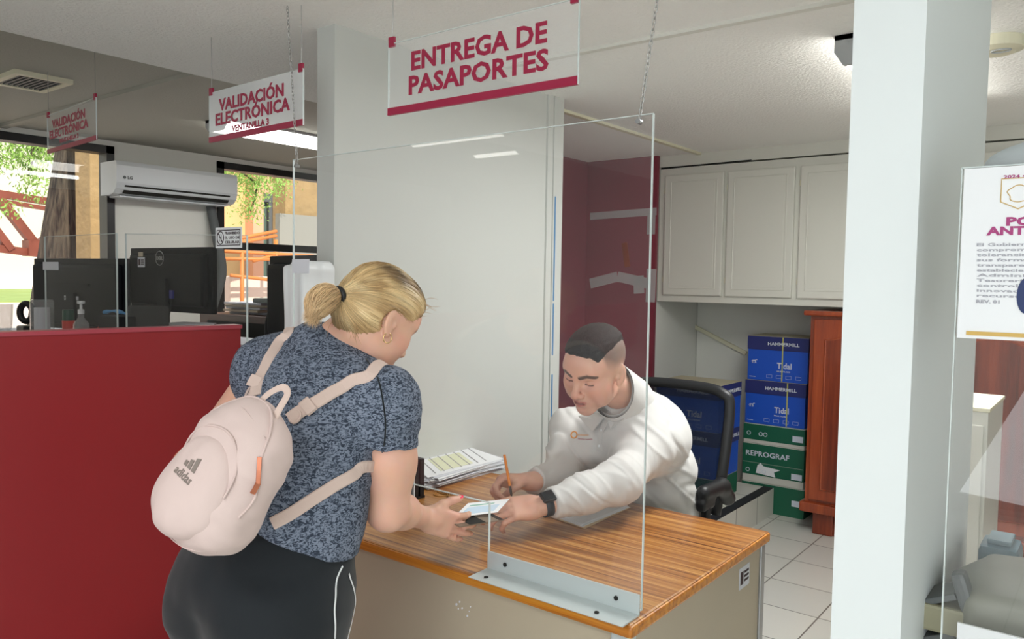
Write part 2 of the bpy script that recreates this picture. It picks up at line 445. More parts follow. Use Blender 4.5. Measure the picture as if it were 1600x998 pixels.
def ribbon(mb, pts, nrm, w, th=.002, mi=0):
    # a flat strap: follows points, lies flat on the given normals
    pts = np.array(pts); k = len(pts); w = w if hasattr(w, '__len__') else [w] * k; vs = []
    for i in range(k):
        t = pts[min(i + 1, k - 1)] - pts[max(i - 1, 0)]; t /= np.linalg.norm(t); n = nrm[i] - t * (nrm[i] @ t); n /= np.linalg.norm(n); s = np.cross(t, n)
        for a, b in ((-1, 0), (-.8, 1), (.8, 1), (1, 0), (.8, -.3), (-.8, -.3)): vs.append(pts[i] + s * a * w[i] / 2 + n * b * th)
    fs = []
    for i in range(k - 1):
        for j in range(6): fs.append((i * 6 + j, i * 6 + (j + 1) % 6, (i + 1) * 6 + (j + 1) % 6, (i + 1) * 6 + j))
    fs.append((0, 1, 2, 3, 4, 5)); fs.append(tuple((k - 1) * 6 + j for j in (5, 4, 3, 2, 1, 0)))
    return mb.add(vs, fs, mi)
def spline(pts, n):
    pts = np.array(pts, float); k = len(pts); out = []
    for i in range(k - 1):
        p0, p1, p2, p3 = pts[max(i - 1, 0)], pts[i], pts[i + 1], pts[min(i + 2, k - 1)]
        for t in np.linspace(0, 1, n, endpoint=False):
            out.append(.5 * (2 * p1 + (p2 - p0) * t + (2 * p0 - 5 * p1 + 4 * p2 - p3) * t * t + (3 * p1 - p0 - 3 * p2 + p3) * t ** 3))
    out.append(pts[-1]); return np.array(out)
def frame_from(f, up):
    f = np.array(f, float); f /= np.linalg.norm(f); up = np.array(up, float); up = up - f * (up @ f); up /= np.linalg.norm(up)
    return np.array([np.cross(f, up), f, up])   # rows: x (right), y (forward), z (up)

def hand_sdf(wrist, f, dorsal, side, curls, thumb=None, sc=1.0, spread=(3, 0, -2, -5)):
    """five-fingered hand; side=+1 puts the thumb on the frame's +x. curls: four (knuckle, middle, end) angle triples"""
    R = frame_from(f, dorsal); wrist = np.array(wrist, float)
    def W(p): return wrist + sc * ((np.array(p, float) * np.array([side, 1, 1])) @ R)
    s = Sdf()
    s.u(Box(W((.002, .047, .0)), np.array([.037, .040, .0125]) * sc, .0115 * sc, R), .012)
    s.u(Cone(W((0, -.03, 0)), W((0, .02, 0)), .023 * sc, .021 * sc), .02)
    s.u(Ell(W((.022, .035, -.009)), np.array([.019, .030, .014]) * sc, R), .012)      # ball of the thumb
    s.u(Ell(W((-.024, .035, -.007)), np.array([.014, .032, .012]) * sc, R), .012)
    tips = []
    X = (.029, .0095, -.0105, -.029); L = ((.043, .026, .021), (.047, .030, .022), (.044, .028, .021), (.035, .021, .019))
    Y = (.086, .090, .086, .078); RD = (.0092, .0094, .0089, .0079)
    for i in range(4):
        p = np.array([X[i], Y[i], -.001]); a = 0; q = [W(p)]; joints = [p]
        sp = math.radians(spread[i])
        for j in range(3):
            a += math.radians(curls[i][j]); d = np.array([math.sin(sp) * math.cos(a), math.cos(sp) * math.cos(a), -math.sin(a)])
            p = p + d * L[i][j]; joints.append(p)
        r0 = RD[i] * sc
        fs = Sdf(); J = [W(j) for j in joints]; root = W(joints[0] - np.array([0, .03, .001]))
        fs.u(Cone(root, J[0], r0 * 1.05, r0 * 1.14), .006)
        fs.u(Cone(J[0], J[1], r0 * 1.1, r0 * 1.0), .005); fs.u(Cone(J[1], J[2], r0 * 1.02, r0 * .9), .004); fs.u(Cone(J[2], J[3], r0 * .92, r0 * .76), .004)
        s.grp(fs, .0045)
        tips.append((J[2], J[3], np.cross(J[3] - J[2], R[0])))
    tp = thumb or ((.022, .018, -.006), (.045, .045, -.016), (.056, .075, -.020), (.060, .102, -.022))
    T = [W(t) for t in tp]
    ts = Sdf(); ts.u(Cone(T[0], T[1], .014 * sc, .0125 * sc), .01); ts.u(Cone(T[1], T[2], .0122 * sc, .0105 * sc), .006); ts.u(Cone(T[2], T[3], .0108 * sc, .0085 * sc), .005)
    s.grp(ts, .010)
    return s, tips, T, W, R

def head_sdf(c, f, up, sc=1.0, wide=1.0, female=False, mouth_open=0.0, lids=True):
    R = frame_from(f, up); c = np.array(c, float)
    def W(p): return c + sc * (np.array(p, float) * np.array([wide, 1, 1])) @ R
    def E_(p, r, RR_=None): return Ell(W(p), np.array(r) * sc * np.array([wide, 1, 1]), (RR_ @ R) if RR_ is not None else R)
    s = Sdf()
    s.u(E_((0, -.014, .036), (.076, .095, .084)), .02)
    s.u(E_((0, .020, .020), (.066, .072, .076)), .03)
    s.u(E_((0, .034, -.030), (.059, .055, .068)), .03)
    s.u(Cone(W((-.036, .012, -.070)), W((0, .060, -.090)), .026 * sc, .024 * sc), .025)
    s.u(Cone(W((.036, .012, -.070)), W((0, .060, -.090)), .026 * sc, .024 * sc), .025)
    s.u(E_((0, .072, -.098), (.022, .019, .018)), .02)
    for q in (-1, 1):
        s.u(E_((q * .040, .056, -.026), (.026, .028, .026)), .025)
        s.u(E_((q * .043, .045, -.058), (.024, .030, .030)), .025)
        s.u(Cone(W((q * .044, .066, .026)), W((q * .014, .086, .020)), .011 * sc, .010 * sc), .016)
    s.u(E_((0, .070, .045), (.045, .020, .030)), .03)
    for q in (-1, 1): s.cut(E_((q * .0315, .103, .001), (.020, .024, .0135)), .010)
    # eyelids over the eyeballs
    for q in (-1, 1): s.u(E_((q * .0315, .0755, .0025), (.0140, .0115, .0112)), .004)
    for q in (-1, 1):
        s.cut(Cone(W((q * .021, .093, -.004)), W((q * .042, .0885, -.0035)), .0022 * sc, .0018 * sc), .003)
        s.cut(Cone(W((q * .020, .0925, .0135)), W((q * .043, .087, .0120)), .0014 * sc, .0012 * sc), .004)
    # nose
    s.u(Cone(W((0, .087, .014)), W((0, .109, -.027)), .0085 * sc, .0105 * sc), .012)
    s.u(E_((0, .112, -.033), (.0115, .011, .0095)), .008)
    for q in (-1, 1):
        s.u(E_((q * .0125, .101, -.037), (.0075, .0105, .0075)), .006)
        s.cut(E_((q * .006, .107, -.0445), (.0035, .005, .003)), .003)
    # mouth mound, lips, parting
    s.u(E_((0, .082, -.066), (.026, .018, .020)), .02)
    mo = mouth_open
    for q in (-1, 1):
        s.u(Cone(W((0, .0985, -.0600)), W((q * .022, .0865, -.0635)), .0042 * sc, .0022 * sc), .004)
        s.u(Cone(W((0, .0965, -.0705 - mo)), W((q * .021, .0865, -.0650)), .0055 * sc, .0022 * sc), .005)
        s.cut(Cone(W((0, .1035, -.0648 - mo * .45)), W((q * .022, .0900, -.0645)), (.0016 + mo * .45) * sc, .0010 * sc), .002)
    s.cut(E_((0, .0965, -.083), (.016, .005, .005)), .008)
    # ears
    tilt = rot((1, 0, 0), -12)
    for q in (-1, 1):
        er = rot((0, 0, 1), q * -18) @ tilt
        s.u(E_((q * .0765, -.010, -.008), (.0075, .0185, .031), er), .008)
        s.cut(E_((q * .0845, -.004, -.007), (.0052, .0095, .0165), er), .004)
        s.u(E_((q * .0745, .001, -.034), (.006, .009, .010), er), .006)
        s.u(E_((q * .0765, .006, -.010), (.004, .004, .007), er), .004)
    return s, W, R


# ================================================================== SETTING
X_SOF = -3.12; Z_C = 2.33; Z_CH = 2.44; X_WIN = -5.8; Y_BK = 4.765; Y_ALC = 5.45
mb = MB().box((-5.9, -3.3, -.1), (3.1, 5.6, 0)); struct('floor', mb, M['tile'])
mb = MB().box((X_SOF, -3.3, Z_C), (3.1, 5.6, 2.6)); struct('ceiling', mb, M['ceil'])
mb = MB().box((-5.95, -3.3, Z_CH), (X_SOF, 5.6, 2.6)); struct('ceiling_office', mb, M['ceil_dimmed'])
# window wall on the left with its two openings
Y1, Y2, Y3, Y4 = .9, 2.74, 3.56, 4.95
ZS, ZT = .72, 2.40
mb = MB()
mb.box((X_WIN - .15, -3.3, 0), (X_WIN, Y1, Z_CH)); mb.box((X_WIN - .15, Y1, 0), (X_WIN, Y2, ZS)); mb.box((X_WIN - .15, Y1, ZT), (X_WIN, Y2, Z_CH))
mb.box((X_WIN - .15, Y2, 0), (X_WIN, Y3, Z_CH)); mb.box((X_WIN - .15, Y3, 0), (X_WIN, Y4, ZS)); mb.box((X_WIN - .15, Y3, ZT), (X_WIN, Y4, Z_CH)); mb.box((X_WIN - .15, Y4, 0), (X_WIN, 5.6, Z_CH))
struct('wall_left', mb, M['wall'])
def window(i, ya, yb, bars):
    t = thing('window_%d' % i, None, None, (X_WIN - .05, (ya + yb) / 2, ZS)); t['kind'] = 'structure'
    f = MB(); w = .055
    f.box((X_WIN - .1, ya, ZS), (X_WIN + .02, ya + w, ZT)); f.box((X_WIN - .1, yb - w, ZS), (X_WIN + .02, yb, ZT))
    f.box((X_WIN - .1, ya, ZS), (X_WIN + .02, yb, ZS + w)); f.box((X_WIN - .1, ya, ZT - w), (X_WIN + .02, yb, ZT))
    for z in bars: f.box((X_WIN - .08, ya, z - .03), (X_WIN + .0, yb, z + .03))
    f.build('window_frame', M['frame_black'], t)
    MB().box((X_WIN - .055, ya + w, ZS + w), (X_WIN - .049, yb - w, ZT - w)).build('pane', M['winglass'], t)
window(1, Y1, Y2, []); window(2, Y3, Y4, [1.73])
# far walls, public side walls
mb = MB().box((-5.95, 5.55, 0), (-3.05, 5.7, Z_CH)); struct('wall_office_end', mb, M['wall'])
mb = MB().box((X_SOF, Y_BK, 0), (-2.50, Y_BK + .03, Z_C)); struct('wall_burgundy_back', mb, M['burg'])
struct('wall_alcove_left', MB().box((X_SOF, Y_BK + .031, 0), (-2.505, Y_BK + .9, Z_C)), M['wall'])
mb = MB().box((-3.15, 2.95, 0), (-3.05, Y_BK + .9, Z_C)); struct('wall_burgundy_left', mb, M['burg'])
mb = MB().box((-2.50, Y_ALC, 0), (3.1, Y_ALC + .15, Z_C)); struct('wall_back', mb, M['wall'])
mb = MB().box((3.0, -3.3, 0), (3.1, 5.6, Z_C)); struct('wall_right', mb, M['wall'])
mb = MB().box((-5.95, -3.4, 0), (3.1, -3.3, 2.6)); struct('wall_front', mb, mat('public_wall', (170, 166, 158), .8))
# unseen window frames added around the front and side fill lamps
q = MB()
for x in (-1.95, -.35, 1.25, 2.85): q.box((x, -3.298, .05), (x + .06, -3.24, 2.28))
for z in (.05, 2.22): q.box((-1.88, -3.298, z), (2.84, -3.25, z + .06))
o = q.build('window_3', M['frame_black'], recentre=False); o['kind'] = 'structure'
q = MB()
for y in (-1.35, .15, 1.65): q.box((2.94, y, .55), (2.998, y + .06, 2.28))
for z in (.55, 2.22): q.box((2.95, -1.28, z), (2.998, 1.64, z + .06))
o = q.build('window_4', M['frame_black'], recentre=False); o['kind'] = 'structure'
# white partition beside the desk, with its jamb
mb = MB().box((-2.19, 1.72, 0), (-2.10, 2.97, Z_C)); struct('wall_middle', mb, M['wall_warm'])
jb = MB().box((-2.19, 2.972, 0), (-2.085, 3.045, Z_C)); jb.box((-2.0998, 2.93, 0), (-2.090, 2.970, 2.33)); struct('trim_1', jb, M['wall_warm'])
# slab column on the right
mb = MB().box((-.378, 1.40, 0), (-.268, 2.09, Z_C)); struct('wall_right_partition', mb, M['post'])
# ceiling mouldings and wire duct
def strip(name, a, b, w=.03, h=.014, m='cream'):
    a = np.array(a); b = np.array(b); d = (b - a) / np.linalg.norm(b - a); n = np.cross(d, ZH)
    mb = MB().obox((a + b) / 2 - ZH * h / 2, [d, n, ZH], (np.linalg.norm(b - a) / 2, w / 2, h / 2)); return struct(name, mb, M[m])
strip('trim_2', (-1.95, 2.44, Z_C), (2.9, 2.44, Z_C), .028, .012, 'wall')
strip('trim_3', (-2.22, 3.05, Z_C), (-2.22, 4.80, Z_C), .03, .014)
strip('trim_4', (X_SOF, 2.03, Z_CH), (X_WIN, 2.03, Z_CH), .05, .02, 'ceil_dimmed')
# header above the cabinets
struct('trim_5', MB().box((-2.50, 4.80, 2.255), (2.9, 4.86, Z_C)), M['cab'])

# tiled platform behind the clerk
pl = thing('tiled_platform', 'low tiled step with black nosing behind the seated clerk', 'step', (-2.3, 4.5, 0))
MB().box((-3.04, 3.9, 0), (-1.74, 4.76, .17)).box((-2.49, 4.76, 0), (-1.74, 5.02, .17)).build('step_body', M['tile'], pl)
MB().box((-1.80, 3.9, .17), (-1.742, 5.00, .178)).build('nosing', M['blackmat'], pl)

# ================================================================== EXTERIOR
M['grass'] = mat('grass', (150, 170, 96), .95, var=.3, vscale=1.5, bump=.5, bscale=12, bdist=.03)
M['pave'] = mat('pale_paving', (225, 205, 190), .9, var=.06, vscale=.8)
M['adobe'] = mat('adobe_wall', (222, 212, 198), .9, var=.06, vscale=.5)
M['brickpink'] = mat('pink_rendered_wall', (224, 170, 138), .9, var=.05)
M['yellowwall'] = mat('yellow_stone_wall', (220, 188, 134), .9, var=.12, vscale=2)
M['orange'] = mat('orange_painted_steel', (214, 132, 66), .5)
M['rust'] = mat('red_oxide_steel', (138, 74, 56), .5, var=.06)
M['bark'] = None
def bark_mat():
    m, n, l, b = new_mat('tree_bark'); tc = n.new('ShaderNodeTexCoord'); mp = n.new('ShaderNodeMapping'); l.new(tc.outputs['Object'], mp.inputs[0]); mp.inputs['Scale'].default_value = (22, 22, 1.6)
    nz = n.new('ShaderNodeTexNoise'); nz.inputs['Scale'].default_value = 1.6; nz.inputs['Detail'].default_value = 5; l.new(mp.outputs[0], nz.inputs[0])
    r = ramp(n, [(.35, lin((36, 30, 26))), (.65, lin((92, 82, 68)))]); l.new(nz.outputs[0], r.inputs[0]); l.new(r.outputs[0], b.inputs[0]); b.inputs['Roughness'].default_value = .95
    bp = n.new('ShaderNodeBump'); bp.inputs['Distance'].default_value = .03; l.new(nz.outputs[0], bp.inputs['Height']); l.new(bp.outputs[0], b.inputs['Normal']); return m
M['bark'] = bark_mat()
M['stone'] = mat('tan_stone', (170, 142, 98), .9, bump=.6, bscale=9, bdist=.03, var=.22, vscale=7)
M['leaf'] = mat('pale_green_leaves', (150, 190, 92), .7)
ZG = .55
struct('ground', MB().box((-60, -30, ZG - .3), (X_WIN - .2, 40, ZG)), M['pave'])
o = MB().box((-44, -25, ZG + .001), (-26, 30, ZG + .03)).build('lawn', M['grass']); tag(o, 'strip of sunlit lawn far outside the left window', 'lawn', kind='stuff')

def ext(name, label, cat, mbx, m, **k):
    o = mbx.build(name, m, **k); return tag(o, label, cat)
# pale building seen through the first window
g = thing('adobe_building', 'long pale adobe building far beyond the left window', 'building', (-45, 8, ZG))
MB().box((-46, -20, ZG), (-45, 24.0, 11)).build('facade', M['adobe'], g)
MB().box((-45.3, -20, 11), (-44.4, 24.2, 11.5)).build('cornice', M['brickpink'], g)
# red steel truss
XT = -12.0
def T3(x, y): return on(x, y, 0, XT)
t = thing('steel_truss', 'red oxide steel truss with diagonal braces outside the left window', 'truss', (XT, 2.6, ZG))
def beam(mb, a, b, w, d=.12):
    a = np.array(a); b = np.array(b); u = (b - a) / np.linalg.norm(b - a); n = np.array([1.0, 0, 0]); v = np.cross(n, u)
    return mb.obox((a + b) / 2, [u, v, n], (np.linalg.norm(b - a) / 2, w / 2, d / 2))
for nm, a, b, w in (('top_chord', T3(-140, 281), T3(190, 333), .10), ('top_chord', T3(-140, 291), T3(190, 345), .055), ('bottom_chord', T3(-140, 372), T3(190, 411), .10),
                    ('brace', T3(-8, 302), T3(56, 384), .11), ('brace', T3(120, 334), T3(56, 384), .09), ('brace', T3(-30, 330), T3(16, 390), .09), ('brace', T3(56, 384), T3(175, 470), .07)):
    q = MB(); _bd = .09 + .012 * len(t.children); beam(q, a, b, w, _bd); q.build(nm, M['rust'], t)
q = MB(); a = T3(56, 388); q.box((XT - .12, a[1] - .13, a[2] - .11), (XT + .12, a[1] + .13, a[2] + .11)); q.build('gusset_plate', M['rust'], t)
q = MB(); yy = T3(190, 400)[1]; q.box((XT - .14, yy, ZG), (XT + .12, yy + .25, 4.0)); q.build('post', M['rust'], t)
# tree with trunk and hanging sprays
tb = on(110, 480, 0, -8.2)
tr = thing('tree', 'thick dark barked tree outside the left window', 'tree', (tb[0], tb[1], ZG))
q = MB(); pts = [];rad = []
for z, px, w in ((ZG - .02, 100, .40), (1.2, 103, .33), (1.9, 110, .26), (2.6, 120, .2), (3.4, 128, .17), (4.6, 135, .14)):
    b_ = on(px, 300, 0, -8.2); pts.append((b_[0], b_[1], z)); rad.append(w * .95)
q.tube(pts, rad, 20); q.build('trunk', M['bark'], tr, smooth=True)
q = MB(); tp = np.array(pts[-1])
def leaves(q, cx, spread, n, droop):
    for i in range(int(n * 1.8)):
        p = np.array(cx) + NR.normal(0, 1, 3) * spread
        d = NR.normal(0, 1, 3); d[2] -= droop; d /= np.linalg.norm(d); s_ = np.cross(d, NR.normal(0, 1, 3)); s_ /= np.linalg.norm(s_) + 1e-9
        L = NR.uniform(.03, .065); q.add([p, p + d * L * .5 + s_ * L * .16, p + d * L, p + d * L * .5 - s_ * L * .16], [(0, 1, 2, 3)])
for (px, py, sx, sz, n) in ((20, 225, .28, .10, 450), (60, 232, .22, .10, 400), (90, 225, .25, .09, 450), (50, 262, .07, .13, 170), (46, 290, .04, .10, 70), (14, 325, .03, .05, 40), (76, 300, .02, .08, 40), (10, 250, .12, .06, 140), (110, 215, .2, .08, 250)):
    c = on(px, py, 0, -8.9); leaves(q, c, np.array([.15, sx, sz]), n, 1.2)
for i in range(9):
    c = tp + NR.normal(0, 1, 3) * np.array([.8, 1.0, .3]) + np.array([0, 0, .6]); leaves(q, c, np.array([.4, .4, .3]), 300, .5)
q.build('foliage', M['leaf'], tr)
q = MB()
for px, py in ((20, 225), (60, 235), (90, 225), (45, 275)):
    c = on(px, py, 0, -8.9); q.tube(spline([tp, (tp + c) / 2 + np.array([0, 0, .5]), c], 6), .018, 6)
q.build('branch', M['bark'], tr, smooth=True)
# stone pier between trunk and window frame
a = on(141, 300, 0, -7.3); b = on(186, 300, 0, -7.3)
ext('stone_pier', 'tan stone pier right behind the tree trunk outside the left window', 'pillar', MB().box((-7.6, a[1], ZG), (-7.3, b[1] + .3, 4), bev=.01), M['stone'])
# second window: yellow wall, orange-pink wall with double doors, stone pier, screen, railings
XD = -12.5
def Dp(x, y): return on(x, y, 0, XD)
g = thing('courtyard_building', 'yellow and pink courtyard building with grey double doors beyond the right office window', 'building', (XD, Dp(400, 400)[1], ZG))
def fac(name, x0, x1, y0, m, d0=0, th=.2, z0=None, top=None):
    a = Dp(x0, y0); b = Dp(x1, y0); MB().box((XD + d0, a[1], ZG if z0 is None else z0), (XD + d0 - th, b[1], top or 6.5)).build(name, M[m], g)
fac('yellow_wall', 250, 383, 400, 'yellowwall'); fac('pink_wall', 383, 399, 400, 'brickpink', .25, .5)
fac('pink_wall', 399, 560, 400, 'brickpink', 0, .2, Dp(420, 303)[2])
M['darkglass'] = mat('dark_door_glass', (92, 112, 104), .1)
M['doorgrey'] = mat('grey_door_frame', (88, 92, 92), .5)
dr = MB(); zt = Dp(420, 303)[2]
ys = [Dp(x, 400)[1] for x in (399, 405, 419, 424, 430, 442, 448)]
dr.box((XD - .1, ys[0], ZG), (XD + .02, ys[1], zt)); dr.box((XD - .1, ys[2], ZG), (XD + .02, ys[3], zt)); dr.box((XD - .1, ys[3] + .01, ZG), (XD + .02, ys[4], zt)); dr.box((XD - .1, ys[5], ZG), (XD + .02, ys[6], zt)); dr.box((XD - .1, ys[0], zt - .15), (XD + .03, ys[6], zt))
df = dr.build('double_door', M['doorgrey'], g)
MB().box((XD - .08, ys[0], ZG), (XD - .05, ys[6], zt)).build('door_glass', M['darkglass'], df)
fac('pink_wall', 448, 560, 400, 'brickpink', 0, .2)
a = on(446, 300, 0, -9.5); b = on(520, 300, 0, -9.5); zb = on(460, 337, 0, -9.5)[2]
gg = thing('stone_porch_pier', 'tan stone porch pier above a grey screen beyond the right office window', 'pillar', (-9.5, a[1], ZG))
MB().box((-9.8, a[1], ZG), (-9.5, b[1], 4.5)).build('pier', M['stone'], gg)
a2 = on(437, 300, 0, -9.3); MB().box((-9.4, a2[1], ZG + .3), (-9.3, b[1], zb)).build('grey_screen', M['doorgrey'] if False else mat('grey_board', (150, 150, 142), .8), gg)
lf = MB()
for (px, py, sx, sz, n) in ((372, 268, .25, .12, 500), (400, 275, .22, .14, 450), (392, 310, .10, .14, 260), (392, 330, .05, .06, 80), (355, 262, .2, .06, 200), (425, 280, .15, .08, 160), (430, 300, .05, .06, 50)):
    leaves(lf, on(px, py, 0, -9.0), np.array([.15, sx, sz]), n, 1.0)
tg = thing('leafy_branch', 'drooping pale green branch across the right office window', 'branch', (-9.0, on(390, 300, 0, -9)[1], 2.3))
lf.build('foliage', M['leaf'], tg)
c0 = on(340, 235, 0, -9); c1 = on(372, 265, 0, -9); c2 = on(400, 290, 0, -9); c3 = on(392, 330, 0, -9)
MB().tube(spline([c0 + np.array([0, -.8, .5]), c0, c1, c2, c3], 5), .012, 6).build('twig', M['bark'], tg)
XRL = -8.6
def Rp(x, y): return on(x, y, 0, XRL)
rl = thing('orange_railing', 'orange painted pipe railing outside the right office window', 'railing', (XRL, Rp(400, 450)[1], ZG))
for ya, yb in (((345, 378), (432, 361)), ((345, 385), (432, 368)), ((345, 392), (490, 400)), ((345, 404), (490, 406)), ((360, 430), (430, 438)), ((395, 408), (430, 398))):
    MB().tube([Rp(*ya), Rp(*yb)], .022, 8).build('rail', M['orange'], rl, smooth=True)
for x in (346, 378, 431): a = Rp(x, 380); MB().tube([(XRL, a[1], ZG), (XRL, a[1], a[2] + .05)], .025, 8).build('rail_post', M['orange'], rl, smooth=True)
a = Rp(385, 470); b = Rp(480, 470)
ext('planter_wall', 'low pale masonry planter beneath the orange railing outside', 'planter', MB().box((XRL - 1.5, Rp(395, 450)[1], ZG), (XRL - .5, Rp(500, 450)[1], Rp(400, 432)[2]), bev=.03), M['pave'])

# ================================================================== LIGHT FITTINGS, AIR CONDITIONER
def fixture(name_label, c, L, axis, w=.16, h=.07, glow=True):
    t = thing('ceiling_light', name_label, 'ceiling light', c, None)
    d = np.array([1.0, 0, 0]) if axis == 'x' else np.array([0, 1.0, 0]); s_ = np.cross(ZH, d); c = np.array(c, float) - ZH * .0015
    q = MB(); prof = [(-w / 2, 0), (w / 2, 0), (w / 2, -h * .55), (w / 2 - .03, -h), (-w / 2 + .03, -h), (-w / 2, -h * .55)]
    for e in (-1, 1): q.prism(prof, c + d * e * (L / 2), s_, ZH, d * -e, .02)
    q.obox(c - ZH * .008, [d, s_, ZH], (L / 2, w / 2, .008)); q.build('housing', M['lamp_body'], t, fix=True)
    q = MB().prism([(-w / 2 + .006, -.018), (w / 2 - .006, -.018), (w / 2 - .006, -h * .5), (w / 2 - .034, -h * .97), (-w / 2 + .034, -h * .97), (-w / 2 + .006, -h * .5)], c - d * (L / 2 - .022), s_, ZH, d, L - .044)
    q.build('diffuser', M['lamp_glow'], t, fix=True); return t
fixture('wraparound tube ceiling light mostly hidden behind the white column', (-.70, 3.40, Z_C), 1.24, 'y', .22, .10)
fixture('glowing tube ceiling light over the office at the left', (-4.42, 3.45, Z_CH), 1.5, 'y', .2, .07)
fixture('tube ceiling light behind the photographer, nearer the counter', (-3.14, -.43, Z_C), .76, 'x', .08, .035)
fixture('tube ceiling light behind the photographer, farther back', (-3.28, -.98, Z_C), .40, 'x', .08, .035)
fixture('tube ceiling light over the left end of the public side', (-4.6, .4, Z_CH), 1.25, 'y', .12, .06)
# smoke detector, air vent
c = on(1556, 62, 2, Z_C)
t = thing('smoke_detector', 'round cream detector on the ceiling right of the column', 'detector', c)
MB().lathe([(.012, -.045), (.06, -.045), (.085, -.036), (.085, 0)], c, n=32).build('body', M['cream'], t, smooth=False, fix=True)
MB().tube([c + np.array([.02 + .028 * math.cos(a), -.03 + .02 * math.sin(a), -.047]) for a in np.linspace(0, 2 * math.pi, 20)[:-1]], .003, 6, closed=True).build('grille', M['lamp_body'], t)
c = on(47, 124, 2, Z_CH)
t = thing('ceiling_vent', 'small cream framed air vent in the dark office ceiling', 'vent', c)
q = MB(); W_, H_ = .17, .13
for x0, x1, y0, y1 in ((-W_, W_, -H_, -H_ + .03), (-W_, W_, H_ - .03, H_), (-W_, -W_ + .03, -H_ + .03, H_ - .03), (W_ - .03, W_, -H_ + .03, H_ - .03)):
    q.box((c[0] + x0, c[1] + y0, Z_CH - .022), (c[0] + x1, c[1] + y1, Z_CH))
q.build('vent_frame', M['cream'], t)
q = MB()
for i in range(9): yy = c[1] - H_ + .035 + i * .0235; q.box((c[0] - W_ + .02, yy, Z_CH - .018), (c[0] + W_ - .02, yy + .012, Z_CH - .012))
q.box((c[0] - W_ + .02, c[1] - H_ + .02, Z_CH - .006), (c[0] + W_ - .02, c[1] + H_ - .02, Z_CH)); q.build('louvre', M['doorgrey'], t)
# split air conditioner
XA = X_WIN + .24
a = on(182, 250, 0, XA); b = on(371, 267, 0, XA); za = a[2]; zb = on(185, 303, 0, XA)[2]; y0, y1 = a[1], b[1]
t = thing('air_conditioner', 'white split air conditioner unit on the wall between the office windows', 'air conditioner', (X_WIN, (y0 + y1) / 2, zb))
hh = za - zb; prof = [(0, 0), (.14, 0), (.19, .012), (.222, .04), (.238, .085), (.24, hh - .03), (.228, hh), (0, hh)]
MB().prism(prof, (X_WIN, y0, zb), (1, 0, 0), ZH, (0, 1, 0), y1 - y0).build('body', M['acw'], t, fix=True)
MB().prism([(.196, .010), (.210, .024), (.2345, .068), (.22, .07), (.19, .03)], (X_WIN, y0 + .06, zb), (1, 0, 0), ZH, (0, 1, 0), y1 - y0 - .12).build('air_slot', M['gap'], t, fix=True)
MB().box((X_WIN + .02, y0 + .05, zb - .012), (X_WIN + .17, y1 - .05, zb - .001), bev=.003).build('flap', M['acw'], t)
q = MB(); add_text(q, 'LG', .03, (X_WIN + .2415, y0 + .075, zb + .11), (0, 1, 0), ZH, bold=.001); q.lathe([(.011, -.0005), (.011, .0005)], (X_WIN + .2412, y0 + .055, zb + .12), [np.array([0, 1.0, 0]), ZH, np.array([1.0, 0, 0])], 20)
q.build('logo', M['doorgrey'], t)
q = MB().tube(spline([(X_WIN + .05, y1 - .12, zb + .01), (X_WIN + .06, y1 - .10, zb - .12), (X_WIN + .10, y1 - .09, 1.75), (X_WIN + .10, y1 - .05, 1.5), (X_WIN + .07, y1 - .12, 1.2), (X_WIN + .06, y1 - .14, .9)], 8), .035, 10)
q.build('drain_hose', mat('grey_wrapped_hose', (92, 96, 96), .7, bump=.5, bscale=40), t, smooth=True)

# ================================================================== OFFICE COUNTER AT THE LEFT
t = thing('red_partition', 'long dark red laminate partition standing at the left behind the woman', 'partition', (-2.52, 0, 0))
d_ = np.array([.14, .990, 0]); A = np.array([-2.31, 1.503, 0]); ln = np.array([-.990, .14, 0])
def rp(name, z0, z1, th, m): MB().prism([(0, z0), (3.6, z0), (3.6, z1), (0, z1)], A + ln * (.0 if th > .03 else -.002), -d_, ZH, ln, th).build(name, m, t, fix=True)
rp('panel', .0, 1.320, .05, M['redpanel'])
MB().prism([(-.004, 0), (3.6, 0), (3.6, .012), (-.004, .012)], A - ln * .004 + ZH * 1.32, -d_, ZH, ln, .058).build('top_edge', M['redtop'], t, fix=True)
ZW = 1.16
t = thing('office_counter', 'tall grey office counter behind the red partition', 'counter', (-3.9, 2.0, 0))
MB().prism([(-5.2, 1.508), (-2.235, 1.508), (-2.235, 1.96), (-3.35, 1.96), (-3.35, 2.45), (-5.2, 2.45)], (0, 0, ZW - .03), (1, 0, 0), (0, 1, 0), ZH, .03).build('worktop', M['paper2'], t, fix=True)
MB().box((-5.15, 1.60, 0), (-2.28, 1.63, ZW - .03)).build('front_panel', M['taupe'], t)
MB().box((-5.12, 1.64, 0), (-5.09, 2.4, ZW - .03)).build('side_panel', M['taupe'], t)
MB().box((-2.31, 1.64, 0), (-2.28, 1.95, ZW - .03)).build('side_panel', M['taupe'], t)

